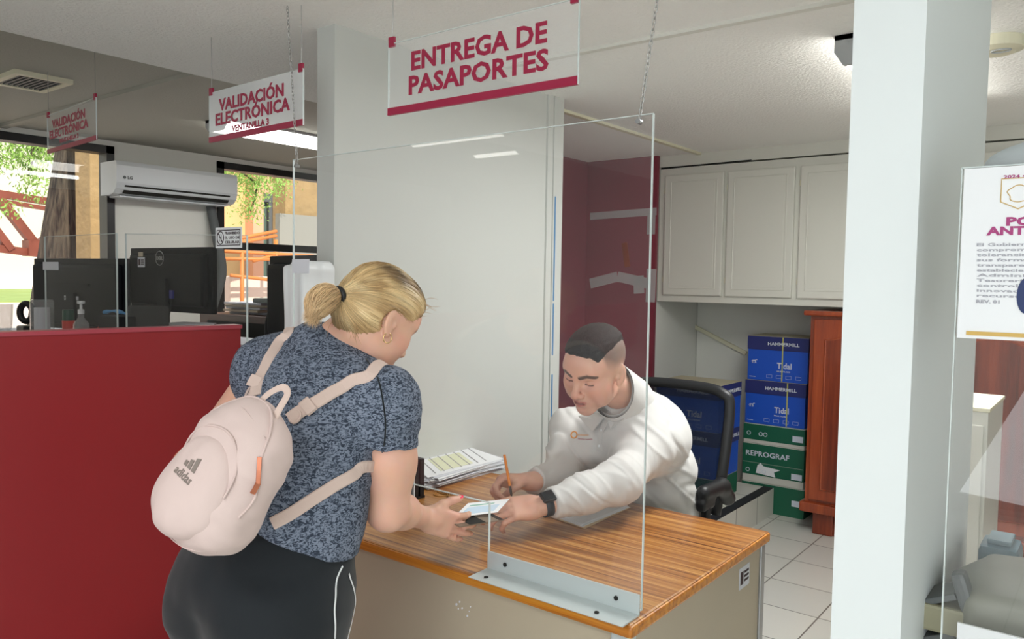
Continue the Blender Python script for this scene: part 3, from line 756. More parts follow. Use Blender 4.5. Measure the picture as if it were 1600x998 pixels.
M['mon'] = mat('monitor_black', (18, 20, 25), .65, spec=.25)
def monitor(label, cL, cR, H, tilt=.0, logo=False, stand=True, th=.045):
    # back of a flat screen: cL, cR = top corners seen from the camera
    cL, cR = np.array(cL), np.array(cR); zt = (cL[2] + cR[2]) / 2; cL[2] = cR[2] = zt
    u = (cR - cL); W_ = np.linalg.norm(u); u /= W_; n = np.cross(u, ZH)  # faces the camera (back side)
    if n @ (CAM - cL) < 0: n = -n
    v = ZH
    c = (cL + cR) / 2 - ZH * H / 2
    base = np.array([c[0], c[1], ZW]); t = thing('monitor', label, 'monitor', base)
    MB().obox(c - n * th * .35, [u, n, v], (W_ / 2, th * .3, H / 2), bev=.006).build('casing', M['mon'], t)
    MB().obox(c + n * .004, [u, n, v], (W_ / 2 - .03, .022, H / 2 - .03), bev=.02).build('rear_bulge', M['mon'], t)
    MB().obox(c - n * (th * .65 + .001), [u, n, v], (W_ / 2 - .012, .001, H / 2 - .012)).build('screen', M['gap'], t)
    if stand:
        q = MB(); q.obox(np.array([c[0], c[1], (c[2] + ZW) / 2 + .005]) + n * .03, [u, n, v], (.035, .012, (c[2] - ZW) / 2)); q.build('neck', M['blackmat'], t)
        MB().obox(np.array([c[0], c[1], ZW + .008]) + n * .03, [u, n, v], (.12, .085, .008), bev=.005).build('base', M['blackmat'], t)
    return t, c, u, n, W_
t, c, u, n, W_ = monitor('black monitor seen from behind with round silver logo, beside the air conditioned wall', P(203, 389, 4.05), P(331, 384, 3.66), .315, logo=True)
fc = c + n * .0275
q = MB(); R_ = .034
q.tube([fc - u * .035 + ZH * .105 + (u * math.cos(a) + ZH * math.sin(a)) * R_ for a in np.linspace(0, 2 * math.pi, 33)[:-1]], .0022, 6, closed=True)
add_text(q, 'DELL', .024, fc - u * .035 + ZH * .097, u, ZH, bold=.0006, align='CENTER'); q.build('logo', M['steel'], t)
def sticker(t, c0, u, n, w, h, m='paper2', marks=True, name='asset_label'):
    q = MB().obox(c0, [u, n, ZH], (w / 2, .0006, h / 2)); s = q.build(name, M[m], t)
    if marks:
        q = MB()
        for i in range(3): q.obox(c0 + n * .0009 + u * w * .18 + ZH * (h * (.22 - .2 * i)), [u, n, ZH], (w * .22, .0004, h * .05))
        q.obox(c0 + n * .0009 - u * w * .26, [u, n, ZH], (w * .13, .0004, h * .30)); q.build('printed_lines', M['ink'], s)
sticker(t, fc - u * .195 + ZH * .085, u, n, .062, .05); sticker(t, fc - u * .20 + ZH * .125, u, n, .04, .022, 'taupe', False)
MB().obox(c + n * .03 + u * .07 - ZH * .07 , [u, n, ZH], (.012, .006, .02)).build('cable_plug', mat('blue_plug', (40, 44, 130), .5), t)
MB().tube(spline([c + n * .03 + u * .07 - ZH * .09, c + n * .05 + u * .075 - ZH * .18, c + n * .06 + u * .05 - ZH * .24], 6), .004, 6).build('cable', M['blackplastic'], t)
t, c, u, n, W_ = monitor('black monitor seen from behind at the far left, behind the acrylic window', P(52, 402, 4.40), P(196, 405, 3.95), .38)
sticker(t, c + n * .027 - u * .06 - ZH * .02, u, n, .035, .022); sticker(t, c + n * .027 + u * .04 - ZH * .02, u, n, .035, .02, marks=False)
MB().obox(c + n * .03 + ZH * .05, [u, n, ZH], (.16, .004, .006)).build('rear_ridge', M['blackmat'], t)
t, c, u, n, W_ = monitor('black monitor seen edge on, left of the white partition', P(420, 401, 3.15), P(520, 396, 2.75), .34)
sticker(t, c + n * .027 - u * .02 + ZH * .07, u, n, .03, .05)
# round black office chair beside it
cc = P(437, 500, 3.68)
t = thing('office_chair', 'black office chair with rounded back left of the white partition', 'chair', (cc[0], cc[1], 0))
sd = Sdf().u(Box(cc + np.array([0, 0, -.02]), (.20, .035, .19), .03, frame_from(D(.3, 1, 0), ZH)), .01)
sd = Sdf().u(Ell(cc + D(1, 0, 0) * .12 - ZH * .06, (.20, .05, .24), frame_from(D(.1, 1, 0), ZH)), .01)
sdf_object('backrest', sd, cc - .45, cc + .45, .012, M['blackmat'], t)
q = MB().obox((cc[0] + .1, cc[1] + .2, .62), np.eye(3), (.22, .22, .035), bev=.03); q.build('seat', M['blackmat'], t)
MB().tube([(cc[0] + .1, cc[1] + .2, .06), (cc[0] + .1, cc[1] + .2, .59)], .03, 12).build('gas_column', M['blackplastic'], t)
for k in range(5):
    a = k * 2 * math.pi / 5; MB().tube([(cc[0] + .1, cc[1] + .2, .09), (cc[0] + .1 + .28 * math.cos(a), cc[1] + .2 + .28 * math.sin(a), .03)], [.03, .02], 8).build('leg', M['blackplastic'], t)
MB().tube([(cc[0] + .1, cc[1] + .05, .6), (cc[0] + .09, cc[1] + .02, 1.1)], .02, 8).build('back_stem', M['blackplastic'], t)
# small grey chair back in front of the monitor
cc = P(232, 500, 3.42)
t = thing('grey_chair_back', 'dark grey rounded chair back just in front of the logo monitor', 'chair back', (cc[0], cc[1], ZW))
hz = cc[2] + .06 - ZW; sd = Sdf().u(Box((cc[0], cc[1], ZW + hz / 2 + .004), (.100, .014, hz / 2), .013, frame_from(D(.25, 1, 0), ZH)), .01)
sdf_object('board', sd, cc - .3, cc + .3, .008, mat('dark_grey_mesh', (62, 62, 62), .8), t)
MB().obox((cc[0], cc[1], ZW + .006), [D(1, -.25, 0), D(.25, 1, 0), ZH], (.09, .03, .006)).build('foot', M['blackplastic'], t)

# papers, files and small things on the office counter
def sheet_stack(name, label, cat, c, ang, w, l, n, th=.0016, jit=.006, m=('paper', 'paper2'), group=None, top=None, rnd=None):
    R0 = rnd or np.random.RandomState(int(abs(c[0] * 1000)) % 999)
    t = thing(name, label, cat, c, group)
    for i in range(n):
        a = math.radians(ang + R0.normal(0, 1) * jit * 400); u = np.array([math.cos(a), math.sin(a), 0]); v = np.cross(ZH, u)
        MB().obox(np.array(c) + np.array([R0.normal(0, jit), R0.normal(0, jit), th * (i + .5)]), [u, v, ZH], (w / 2, l / 2, th * .42)).build('sheet', M[m[i % len(m)]], t)
    return t
cp = P(292, 505, 3.62); sheet_stack('paper_stack', 'white paper stack lying under the logo monitor', 'papers', (cp[0], cp[1], 1.255), 20, .19, .14, 4, .004)
o = MB().box((cp[0] - .11, cp[1] - .08, ZW + .001), (cp[0] + .11, cp[1] + .08, 1.254), bev=.004).build('document_tray', M['whitepl']); tag(o, 'white document tray carrying papers under the logo monitor', 'tray')
cp = P(345, 500, 3.6)
t = thing('brown_cabinet', 'brown wooden cabinet with files under the right office window', 'cabinet', (cp[0], cp[1], 0))
a = P(312, 488, 4.75); MB().box((a[0], a[1], 0), (a[0] + .75, a[1] + .45, a[2]), bev=.006).build('body', M['brownwood'], t)
MB().box((a[0] + .1, a[1] - .01, a[2] - .12), (a[0] + .7, a[1] + .0, a[2] - .04)).build('shelf_gap', M['gap'], t)
q = sheet_stack('file_stack', 'stack of pale green and grey files on the brown cabinet', 'files', (a[0] + .32, a[1] + .2, a[2]), 10, .32, .24, 5, .014, .012, ('grey_f', 'green_f') if False else ('paper2', 'taupe'))
o = MB().box((a[0] + .45, a[1] + .06, a[2] + .071), (a[0] + .68, a[1] + .3, a[2] + .10), bev=.01).build('label_printer', mat('grey_green_plastic', (96, 108, 104), .5)); tag(o, 'small grey green device lying on the file stack by the window', 'device')
# sanitiser bottle, red cup, red bottle, clear jar, tumbler, black tape holder, blue cloth
def small(name, label, cat, px, py, dep, parts):
    c = P(px, py, dep); c[2] = ZW; t = thing(name, label, cat, c)
    for nm, prof, m, dz in parts: MB().lathe([(r_, z_ + .001) for r_, z_ in prof], c + ZH * dz, n=24).build(nm, M[m] if isinstance(m, str) else m, t, smooth=False, fix=True)
    return t, c
M['red_pl'] = mat('red_plastic', (206, 42, 34), .4); M['green_pl'] = mat('dark_green_plastic', (20, 74, 58), .4); M['cobalt'] = mat('light_blue_cloth', (96, 150, 196), .7)
small('sanitizer_bottle', 'clear pump bottle beside the red cup on the counter', 'bottle', 127, 505, 3.6, [('bottle', [(.03, 0), (.033, .01), (.033, .10), (.012, .13), (.012, .145)], 'clear_bottle', 0), ('pump', [(.014, 0), (.014, .02), (.006, .022), (.006, .045), (.017, .047), (.017, .06)], 'whitepl', .145)])
small('stamp_cup', 'bright red cup with dark green rim left of the pump bottle', 'cup', 107, 508, 3.68, [('cup', [(.024, 0), (.027, .11)], 'red_pl', 0), ('rim', [(.025, .0), (.025, .05)], 'green_pl', .11)])
small('red_bottle', 'small clear bottle with red body right of the pump bottle', 'bottle', 161, 506, 3.5, [('bottle', [(.02, 0), (.022, .09), (.015, .11)], 'red_pl', 0), ('cap', [(.016, 0), (.016, .03)], 'clear_bottle', .11)])
small('glass_tumbler', 'clear glass tumbler at the far left edge of the counter', 'glass', 8, 506, 4.15, [('glass', [(.03, 0), (.038, .16), (.034, .158), (.027, .01)], 'clear_bottle', 0)])
small('glass_jar', 'square clear jar with printed card at the left end of the counter', 'jar', 66, 505, 3.85, [('jar', [(.05, 0), (.052, .02), (.052, .19), (.045, .2)], 'clear_bottle', 0), ('card', [(.035, 0), (.035, .15)], 'paper2', .01)])
c = P(41, 488, 4.0)
o = MB().tube([c + np.array([0, .0, 0]) + (D(1, 0, 0) * math.cos(a) * .032 + ZH * math.sin(a) * .045) for a in np.linspace(0, 2 * math.pi, 24)[:-1]], .016, 10, closed=True).build('tape_dispenser', M['blackplastic'], smooth=True); tag(o, 'black round tape dispenser between tumbler and jar', 'tape dispenser')
o = MB().obox(P(41, 510, 4.0) * [1, 1, 0] + ZH * (ZW + .031), np.eye(3), (.05, .03, .03), bev=.01).build('stapler', M['blackplastic']); tag(o, 'black stapler standing upright under the tape dispenser', 'stapler')
c = P(180, 488, 3.42)
o = MB().tube(spline([c + D(-1, 0, 0) * .05, c + ZH * .006, c + D(1, 0, 0) * .05 - ZH * .006], 6), [.012 + .004 * math.sin(i) for i in range(13)], 8, flat=.6).build('blue_glove', M['cobalt'], smooth=True); tag(o, 'crumpled light blue glove on a dark box at the counter', 'glove')
a = P(186, 493, 3.45)
o = MB().box((a[0] - .09, a[1] - .05, ZW + .001), (a[0] + .09, a[1] + .07, a[2]), bev=.006).build('dark_box', M['blackmat']); tag(o, 'dark box under the blue glove on the counter', 'box')

def add_text_cap(q, txt, cap, c, ux, uy, w, bold, thick=.0005):
    v, fs = text_mesh('H', 1.0, 0, 0); ch = v[:, 1].max()
    v, fs = text_mesh(txt, 1.0, bold / cap * ch, thick * ch / cap); v[:, 2] *= cap / ch; v[:, 1] *= cap / ch
    v[:, 0] -= v[:, 0].min(); v[:, 0] *= w / v[:, 0].max()
    c, ux, uy = [np.array(k, float) for k in (c, ux, uy)]; un = np.cross(ux, uy); q.add([c + ux * a + uy * b_ + un * d for a, b_, d in v], fs); return q
# ================================================================== ACRYLIC SCREENS
YP = 1.522
def screen(label, poly, y=YP, th=.006, edge=True, m='glass', loc=None):
    xs = [p[0] for p in poly]; zs = [p[1] for p in poly]
    t = thing('acrylic_screen', label, 'acrylic screen', (sum(xs) / len(xs), y, min(zs)))
    q = MB().prism(poly, (0, y, 0), (1, 0, 0), ZH, (0, 1, 0), th); q.build('sheet', M[m], t, fix=True)
    e = MB(); k = len(poly)
    for i in range(k):
        a = np.array([poly[i][0], y + th / 2, poly[i][1]]); b = np.array([poly[(i + 1) % k][0], y + th / 2, poly[(i + 1) % k][1]])
        u = (b - a) / np.linalg.norm(b - a); nn = np.cross(u, (0, 1, 0)); e.obox((a + b) / 2 + nn * .0004, [u, np.array([0, 1.0, 0]), nn], (np.linalg.norm(b - a) / 2, th / 2 + .0003, .0009))
    e.build('polished_edge', M['edge'], t); return t
xl, xr, zt_, zn, xn = -2.056, -.812, 1.856, .930, -1.250
main = screen('large clear acrylic screen with a notch over the wooden desk', [(xl, zn), (xn, zn), (xn, .772), (xr, .772), (xr, zt_), (xl, zt_)])
for x, z in ((-2.035, 1.835), (-.845, 1.842)):
    q = MB().lathe([(.006, -.006), (.006, .008)], (x, YP, z), [np.array([1.0, 0, 0]), ZH, np.array([0, -1.0, 0])], 12)
    q.build('hole_grommet', M['steel'], main)
# bracket on the desk top
br = thing('screen_bracket', 'pale aluminium angle bracket screwed to the desk front under the screen', 'bracket', (-1.03, 1.50, .76))
MB().prism([(0, 0), (-.075, 0), (-.078, .003), (-.004, .004), (-.004, .048), (0, .048)], (xn + .002, YP - .001, .7605), (0, 1, 0), ZH, (1, 0, 0), xr - xn - .004).build('angle', M['alu'], br, fix=True)
for x in (xn + .06, xr - .06): 
    MB().lathe([(.0055, 0), (.0055, .002), (.002, .0035)], (x, YP - .0055, .787), [np.array([1.0, 0, 0]), ZH, np.array([0, -1.0, 0])], 12).build('screw', M['gap'], br)
    MB().lathe([(.0055, 0), (.0055, .002), (.002, .0035)], (x - .02, YP - .055, .7645), n=12).build('screw', M['gap'], br)
# chains of the screen
def chain(a, b, label, sag=0.0, r=.0022, L=.016):
    a, b = np.array(a, float), np.array(b, float); N = max(3, int(np.linalg.norm(b - a) / (L * .72))); q = MB()
    mid = (a + b) / 2 - ZH * sag
    for i in range(N):
        s0 = i / N; s1 = (i + 1.35) / N
        f = lambda s: (1 - s) ** 2 * a + 2 * s * (1 - s) * mid + s * s * b
        p, e = f(s0), f(min(1, s1)); u = (e - p) / np.linalg.norm(e - p); w = np.cross(u, (0, 1, 0)) if i % 2 else np.array([0, 1.0, 0]); w = w / np.linalg.norm(w)
        h = np.linalg.norm(e - p) / 2; c = (p + e) / 2
        q.tube([c + u * h * math.cos(t_) + w * .0038 * math.sin(t_) for t_ in np.linspace(0, 2 * math.pi, 11)[:-1]], r * .55, 4, closed=True)
    o = q.build('hanging_chain', M['chain'], smooth=True); tag(o, label, 'chain'); return o
chain((-.845, YP, 1.845), on(1050, -8, 1, YP) * [1, 1, 0] + [0, 0, Z_C], 'thin metal chain holding the right corner of the large screen')
chain((-2.035, YP, 1.842), (-2.085, YP, Z_C), 'thin metal chain holding the left corner of the large screen')
# neighbouring window screens
s3 = screen('clear acrylic window screen with a phone prohibition notice', [(-3.13, ZW), (-2.305, ZW), (-2.305, 1.628), (-3.13, 1.652)], YP, m='glass_window')
a = on(338, 356, 1, YP); b = on(379, 387, 1, YP)
nt = MB().box((a[0], YP - .003, b[2]), (b[0], YP - .0015, a[2])).build('notice_card', M['paper'], s3)
q = MB(); fw = .003; x0, x1, z0, z1 = a[0] + .008, b[0] - .008, b[2] + .008, a[2] - .008; yy = YP - .0036
for bx in (((x0, z0), (x1, z0 + fw)), ((x0, z1 - fw), (x1, z1)), ((x0, z0), (x0 + fw, z1)), ((x1 - fw, z0), (x1, z1))): q.box((bx[0][0], yy, bx[0][1]), (bx[1][0], yy + .0006, bx[1][1]))
hc_ = z1 - z0; cx, cz = x0 + hc_ * .42, (z0 + z1) / 2; k_ = hc_ * .40 / .038
q.tube([(cx + .034 * k_ * math.cos(t_), yy, cz + .038 * k_ * math.sin(t_)) for t_ in np.linspace(0, 2 * math.pi, 28)[:-1]], .0018, 4, closed=True)
q.obox((cx, yy, cz), [np.array([.62, 0, -.78]), np.array([0, 1.0, 0]), np.array([.78, 0, .62])], (.036 * k_, .0005, .0016)); q.tube([(cx + a_ * k_, yy, cz + b_ * k_) for a_, b_ in ((-.010, -.020), (.010, -.020), (.010, .020), (-.010, .020))], .0010, 4, closed=True)
for i, s_ in enumerate(('PROHIBIDO', 'EL USO DE', 'CELULAR')): add_text_cap(q, s_, hc_ * .16, (cx + hc_ * .50, yy, cz + hc_ * (.20 - .28 * i)), (1, 0, 0), ZH, x1 - cx - hc_ * .58, .0002)
q.build('printed_notice', M['ink'], nt)
s2 = screen('clear acrylic window screen at the far left with a small label', [(-3.885, ZW), (-3.205, ZW), (-3.205, 1.655), (-3.885, 1.655)], YP, m='glass_window')
a = on(68, 409, 1, YP); b = on(92, 422, 1, YP); MB().box((a[0], YP - .003, b[2]), (b[0], YP - .001, a[2])).build('asset_label', M['paper2'], s2)
a = on(456, 405, 1, YP); b = on(484, 427, 1, YP); MB().box((a[0] + .005, YP - .003, b[2]), (b[0], YP - .001, a[2])).build('asset_label', M['paper2'], main)

# ================================================================== HANGING SIGNS
def sign(label, lines, L, Rr, zb, zt, ztl=None, sub=None, gm='glass_sign', hang=Z_C, ink='crimson', m_text=(.10, .11), clipL=True):
    L, Rr = np.array(L, float), np.array(Rr, float); u = Rr - L; W_ = np.linalg.norm(u); u /= W_; n = np.cross(u, ZH)
    if n @ (CAM - L) < 0: n = -n
    c = (L + Rr) / 2; t = thing('hanging_sign', label, 'sign', (c[0], c[1], zb)); H = zt - zb
    mid = np.array([c[0], c[1], (zb + zt) / 2])
    MB().obox(mid, [u, n, ZH], (W_ / 2, .002, H / 2)).build('sheet', M[gm], t)
    e = MB(); e.obox(mid - u * W_ / 2, [u, n, ZH], (.0008, .0024, H / 2)); e.obox(mid + u * W_ / 2, [u, n, ZH], (.0008, .0024, H / 2)); e.obox(mid + ZH * H / 2, [u, n, ZH], (W_ / 2, .0024, .0008)); e.build('polished_edge', M['edge'], t)
    MB().obox(np.array([c[0], c[1], zb + .009]), [u, n, ZH], (W_ / 2, .004, .0095)).build('bottom_band', M['crimson'], t)
    for x in (L, Rr):
        s_ = 1 if x is L else -1
        p = np.array([x[0], x[1], zt + .004]) + u * s_ * .012; MB().obox(p, [u, n, ZH], (.010, .004, .013)).build('clip', M['crimson'], t)
        MB().tube([p + ZH * .012, p + ZH * .06 + u * .003, [p[0], p[1], hang]], .0013, 5).build('wire', M['chain'], t)
    q = MB()
    for (txt, cap, z, x0, w) in lines:
        add_text(q, txt, .05, np.array([c[0], c[1], zb]) + u * (x0 - W_ / 2) + n * .0032 + ZH * z, u, ZH, bold=.0012, thick=.0005, capfit=None, fit=w)
    return t, None
def fit_lines(specs):  # (text, size factor, baseline, x0, width)
    return specs
# scale the capital height separately: text object size per line
YS = 1.475
def sign2(label, L, Rr, zb, zt, lines, gm, hang, ink='crimson'):
    t, o = sign(label, [], L, Rr, zb, zt, gm=gm, hang=hang); 
    L, Rr = np.array(L, float), np.array(Rr, float); u = Rr - L; W_ = np.linalg.norm(u); u /= W_; n = np.cross(u, ZH)
    if n @ (CAM - L) < 0: n = -n
    q = MB()
    for txt, cap, z, x0, w in lines: add_text_cap(q, txt, cap, np.array([L[0], L[1], zb]) + u * x0 + n * .0032 + ZH * z, u, ZH, w, cap * .045)
    q.build('lettering', M[ink], t); return t
a = on(607, 177, 1, YS); b = on(903, 132, 1, YS)
W_ = b[0] - a[0]; zb = (a[2] + b[2]) / 2 - .003
def sz(x, y): p = on(x, y, 1, YS); return p[0] - a[0], p[2] - zb
l1 = (sz(644, 107), sz(856, 68)); l2 = (sz(640, 146), sz(858, 110)); cap1 = sz(644, 80)[1] - sz(644, 107)[1]
zt = on(614, 68, 1, YS)[2]
sign2('clear hanging sign reading ENTREGA DE PASAPORTES above the desk', (a[0], YS, 0), (b[0], YS, 0), zb, zt,
      [('ENTREGA DE', cap1 * 1.0, (l1[0][1] + l1[1][1]) / 2, l1[0][0], l1[1][0] - l1[0][0]), ('PASAPORTES', cap1 * 1.0, (l2[0][1] + l2[1][1]) / 2, l2[0][0], l2[1][0] - l2[0][0])], 'glass_sign', Z_C)
# the two signs of the validation windows
def sign_at(label, bl, br, tl, lines, dl, dr, gm, hang, ink):
    L = P(*bl, dl); Rr = P(*br, dr); top = P(*tl, dl)[2]; zb = (L[2] + Rr[2]) / 2; W_ = np.linalg.norm((Rr - L)[:2]); H = top - L[2]
    return sign2(label, (L[0], L[1], 0), (Rr[0], Rr[1], 0), zb, zb + H, [(t_, c_ * H, z_ * H, x_ * W_, w_ * W_) for t_, c_, z_, x_, w_ in lines], gm, hang, ink)
sign_at('hanging sign reading VALIDACION ELECTRONICA VENTANILLA 3', (328, 226), (474, 192), (327, 150),
        [('VALIDACIÓN', .22, .60, .12, .70), ('ELECTRÓNICA', .22, .32, .08, .80), ('VENTANILLA 3', .115, .13, .27, .40)], 2.80, 2.44, 'glass_sign_frost', Z_C, 'crimson')
sign_at('hanging sign reading VALIDACION ELECTRONICA VENTANILLA 2 at the far left', (75, 241), (151, 217), (73, 183),
        [('VALIDACIÓN', .20, .62, .12, .68), ('ELECTRÓNICA', .20, .36, .06, .80), ('VENTANILLA 2', .10, .18, .27, .40)], 3.75, 3.33, 'glass_sign', Z_CH, 'crimson')

# ================================================================== WOODEN DESK
XD0, XD1, YD0, YD1, ZD = -2.07, -.806, 1.468, 2.300, .76
dk = thing('service_desk', 'wood grain topped steel desk between the woman and the clerk', 'desk', ((XD0 + XD1) / 2, 1.9, 0))
q = MB().box((XD0, YD0, ZD - .028), (XD1, YD1, ZD), bev=.006); q.build('desktop', M['desktop'], dk)
q = MB(); q.box((XD0, YD0 - .004, ZD - .030), (XD1 + .003, YD0 + .010, ZD - .003), bev=.006); q.box((XD1 - .008, YD0 - .003, ZD - .030), (XD1 + .004, YD1, ZD - .003), bev=.006); q.build('edge_band', M['deskedge'], dk)
MB().box((XD0 + .03, YD0 + .03, .10), (XD1 - .06, YD0 + .045, ZD - .03)).build('modesty_panel', M['taupe'], dk)
q = MB().box((XD1 - .055, YD0 + .05, .04), (XD1 - .015, YD1 - .02, ZD - .03)); q.build('side_panel', M['taupe'], dk)
MB().box((XD0 + .02, YD0 + .05, .04), (XD0 + .06, YD1 - .02, ZD - .03)).build('side_panel', M['taupe'], dk)
MB().box((XD1 - .060, YD0 + .018, 0), (XD1 - .012, YD0 + .048, ZD - .03), bev=.003).build('leg', M['alu'], dk)
MB().box((XD1 - .050, YD1 - .035, 0), (XD1 - .008, YD1 - .005, ZD - .03), bev=.003).build('leg', M['steel'], dk)
MB().box((XD0 + .02, YD0 + .018, 0), (XD0 + .06, YD0 + .048, ZD - .03), bev=.003).build('leg', M['alu'], dk)
MB().box((XD0 + .02, YD1 - .035, 0), (XD0 + .06, YD1 - .005, ZD - .03), bev=.003).build('leg', M['steel'], dk)
xs = XD1 - .0145; c0 = on(1163, 900, 0, xs)
sticker(dk, np.array([xs, c0[1], c0[2]]), np.array([0, 1.0, 0]), np.array([1.0, 0, 0]), .075, .062)
q = MB()
for px, py, r_ in ((713, 944, .004), (718, 940, .003), (722, 950, .003), (730, 962, .0035), (716, 951, .0025), (733, 955, .002), (735, 948, .002)):
    c = on(px, py, 1, YD0 + .030); q.lathe([(r_, 0), (r_ * .6, .0006)], c, [np.array([1.0, .0, .3]), ZH, np.array([0, -1.0, 0])], 7)
q.build('paint_chip', M['paper2'], dk)

# ---- things on the desk
def desk_xy(px, py, z=ZD): return on(px, py, 2, z)
def quad_sheet(mb, pts, z, th, mi=0):
    vs = [(p[0], p[1], z) for p in pts] + [(p[0], p[1], z + th) for p in pts]
    mb.add(vs, [(0, 1, 2, 3)[::-1], (4, 5, 6, 7)] + [(i, (i + 1) % 4, (i + 1) % 4 + 4, i + 4) for i in range(4)], mi)
M['formprint'] = mat('form_print_yellow', (226, 228, 196), .8); M['blueprint'] = mat('form_print_blue', (196, 216, 232), .8)
pa = [desk_xy(*p) for p in ((668, 765), (622, 718), (706, 702), (788, 733))]
cen = sum(pa) / 4
ps = thing('form_stack', 'large pile of white printed forms on the desk against the partition', 'papers', (cen[0], cen[1], ZD))
rs = np.random.RandomState(4)
for i in range(26):
    a = math.radians(rs.normal(0, 2.6)); ca, sa = math.cos(a), math.sin(a); off = rs.normal(0, .006, 2) + np.array([.0, 0]); sc_ = 1 - .02 * (i > 20)
    pts = [np.array([cen[0] + off[0] + sc_ * (ca * (p - cen)[0] - sa * (p - cen)[1]), cen[1] + off[1] + sc_ * (sa * (p - cen)[0] + ca * (p - cen)[1])]) for p in pa]
    q = MB(); quad_sheet(q, pts, ZD + .0012 + i * .0015, .0011); q.build('sheet', M['paper' if i % 3 else 'paper2'], ps, fix=True)
top = ZD + .0012 + 26 * .0015; e1 = (pa[1] - pa[0]); e2 = (pa[3] - pa[0])
def onsheet(u, v): return pa[0] * (1 - u - v) + pa[0] * 0 + (pa[0] + e1) * u + (pa[0] + e2) * v
q = MB()
for k in range(7):
    v = .12 + k * .11
    quad_sheet(q, [onsheet(.08, v), onsheet(.08, v + .012), onsheet(.88, v + .012), onsheet(.88, v)], top, .0004)
q.build('ruled_lines', M['ink'] if False else mat('grey_print', (150, 150, 152), .8), ps, fix=True)
q = MB(); quad_sheet(q, [onsheet(.10, .2), onsheet(.10, .62), onsheet(.50, .62), onsheet(.50, .2)], top - .0001, .0004); q.build('yellow_print', M['formprint'], ps, fix=True)
# black desk organiser behind the woman's arm
a = desk_xy(644, 782); b = desk_xy(668, 776)
og = thing('letter_rack', 'black and clear letter rack beside the pile of forms', 'letter rack', (a[0], a[1], ZD))
dv = (b - a) / np.linalg.norm(b - a); nv = np.cross(dv, ZH)
for i, (m_, off) in enumerate((('blackplastic', 0), ('whitepl', .022), ('blackplastic', .03), ('blackplastic', .055))):
    MB().obox(a + dv * (off - .012) - nv * .055 + ZH * .067, [dv, nv, ZH], (.009 if m_ != 'whitepl' else .003, .055, .067), bev=.002).build('divider', M[m_], og)
MB().obox(a + dv * .015 - nv * .055 + ZH * .004, [dv, nv, ZH], (.04, .055, .004)).build('base', M['blackplastic'], og)
# rubber bands
rb0 = desk_xy(697, 774)
for i, lab in enumerate(('tan rubber band lying left in the small heap by the forms', 'tan rubber band lying across the small heap by the forms', 'tan rubber band lying right in the small heap by the forms')):
    c = rb0 + np.array([.02 * (i - 1), .008 * (i % 2), .0016 + .0022 * i]); an = i * 1.1
    o = MB().tube([c + np.array([.038 * math.cos(t_ + an) * (1 + .2 * math.sin(3 * t_)), .016 * math.sin(t_) + .012 * math.cos(2 * t_), 0]) for t_ in np.linspace(0, 2 * math.pi, 30)[:-1]], .0015, 6, closed=True).build('rubber_band', mat('tan_rubber', (168, 122, 60), .6) if i == 0 else bpy.data.materials['tan_rubber'], smooth=True)
    tag(o, lab, 'rubber band', 'rubber bands on the desk')
# papers right of the watch
pq = [desk_xy(*p) for p in ((912, 826), (846, 803), (905, 778), (984, 794))]
cq = sum(pq) / 4; ps2 = thing('folded_papers', 'thin bundle of white papers in manila folder under the clerk\'s forearm', 'papers', (cq[0], cq[1], ZD))
for i in range(7):
    sc_ = 1.02 if i < 2 else 1 - .01 * i; a = math.radians(rs.normal(0, 1.2)); ca, sa = math.cos(a), math.sin(a)
    pts = [np.array([cq[0] + sc_ * (ca * (p - cq)[0] - sa * (p - cq)[1]), cq[1] + sc_ * (sa * (p - cq)[0] + ca * (p - cq)[1])]) for p in pq]
    q = MB(); quad_sheet(q, pts, ZD + .0012 + i * .0016, .0012); q.build('sheet' if i > 1 else 'folder_cover', M['manila'] if i < 2 else M['paper'], ps2, fix=True)
# documents being handed over: dark passport below, open pale document above
def P4(*a): return [P(*q) for q in a]
def slab(mb, pts, th):
    pts = [np.array(p) for p in pts]; n = np.cross(pts[1] - pts[0], pts[3] - pts[0]); n /= np.linalg.norm(n)
    if n[2] < 0: n = -n
    mb.add(pts + [p + n * th for p in pts], [(3, 2, 1, 0), (4, 5, 6, 7)] + [(i, (i + 1) % 4, (i + 1) % 4 + 4, i + 4) for i in range(4)]); return mb, n
DP = 2.16
c_ = P4((697, 813, 1.99), (718, 824, 1.955), (786, 813, 2.12), (770, 803, 2.17))
c_[3] = c_[0] + c_[2] - c_[1]
pp = thing('passport', 'dark passport with pale cover being handed over the desk', 'passport', sum(c_) / 4)
q, n_ = slab(MB(), c_, .0030); q.build('cover', mat('passport_cover', (128, 112, 96), .5), pp, fix=True)
def lerp4(c, u0, u1, v0, v1):
    f = lambda u, v: (c[0] * (1 - u) + c[3] * u) * (1 - v) + (c[1] * (1 - u) + c[2] * u) * v
    return [f(u0, v0), f(u0, v1), f(u1, v1), f(u1, v0)]
q, _ = slab(MB(), [p + n_ * .0031 for p in lerp4(c_, .22, .58, 0, 1)], .0006); q.build('dark_stripe', M['gap'], pp, fix=True)
q, _ = slab(MB(), [p + n_ * .0031 for p in lerp4(c_, .90, 1.0, 0, 1.0)], .001); q.build('spine', M['gap'], pp, fix=True)
c2 = P4((707, 812, 1.995), (777, 803, 2.14), (796, 782, 2.24), (728, 790, 2.10))
c2[3] = c2[0] + c2[2] - c2[1]
dc = thing('open_document', 'open pale document page with printed form lying on the passport', 'document', sum(c2) / 4)
q, n2 = slab(MB(), [p + ZH * .0045 for p in c2], .0015); q.build('page', M['paper'], dc, fix=True)
c3 = [c2[0], c2[3], c2[2], c2[1]]
q, _ = slab(MB(), [p + ZH * .0061 for p in lerp4(c3, .12, .88, .12, .62)], .0004); q.build('printed_form', M['blueprint'], dc, fix=True)
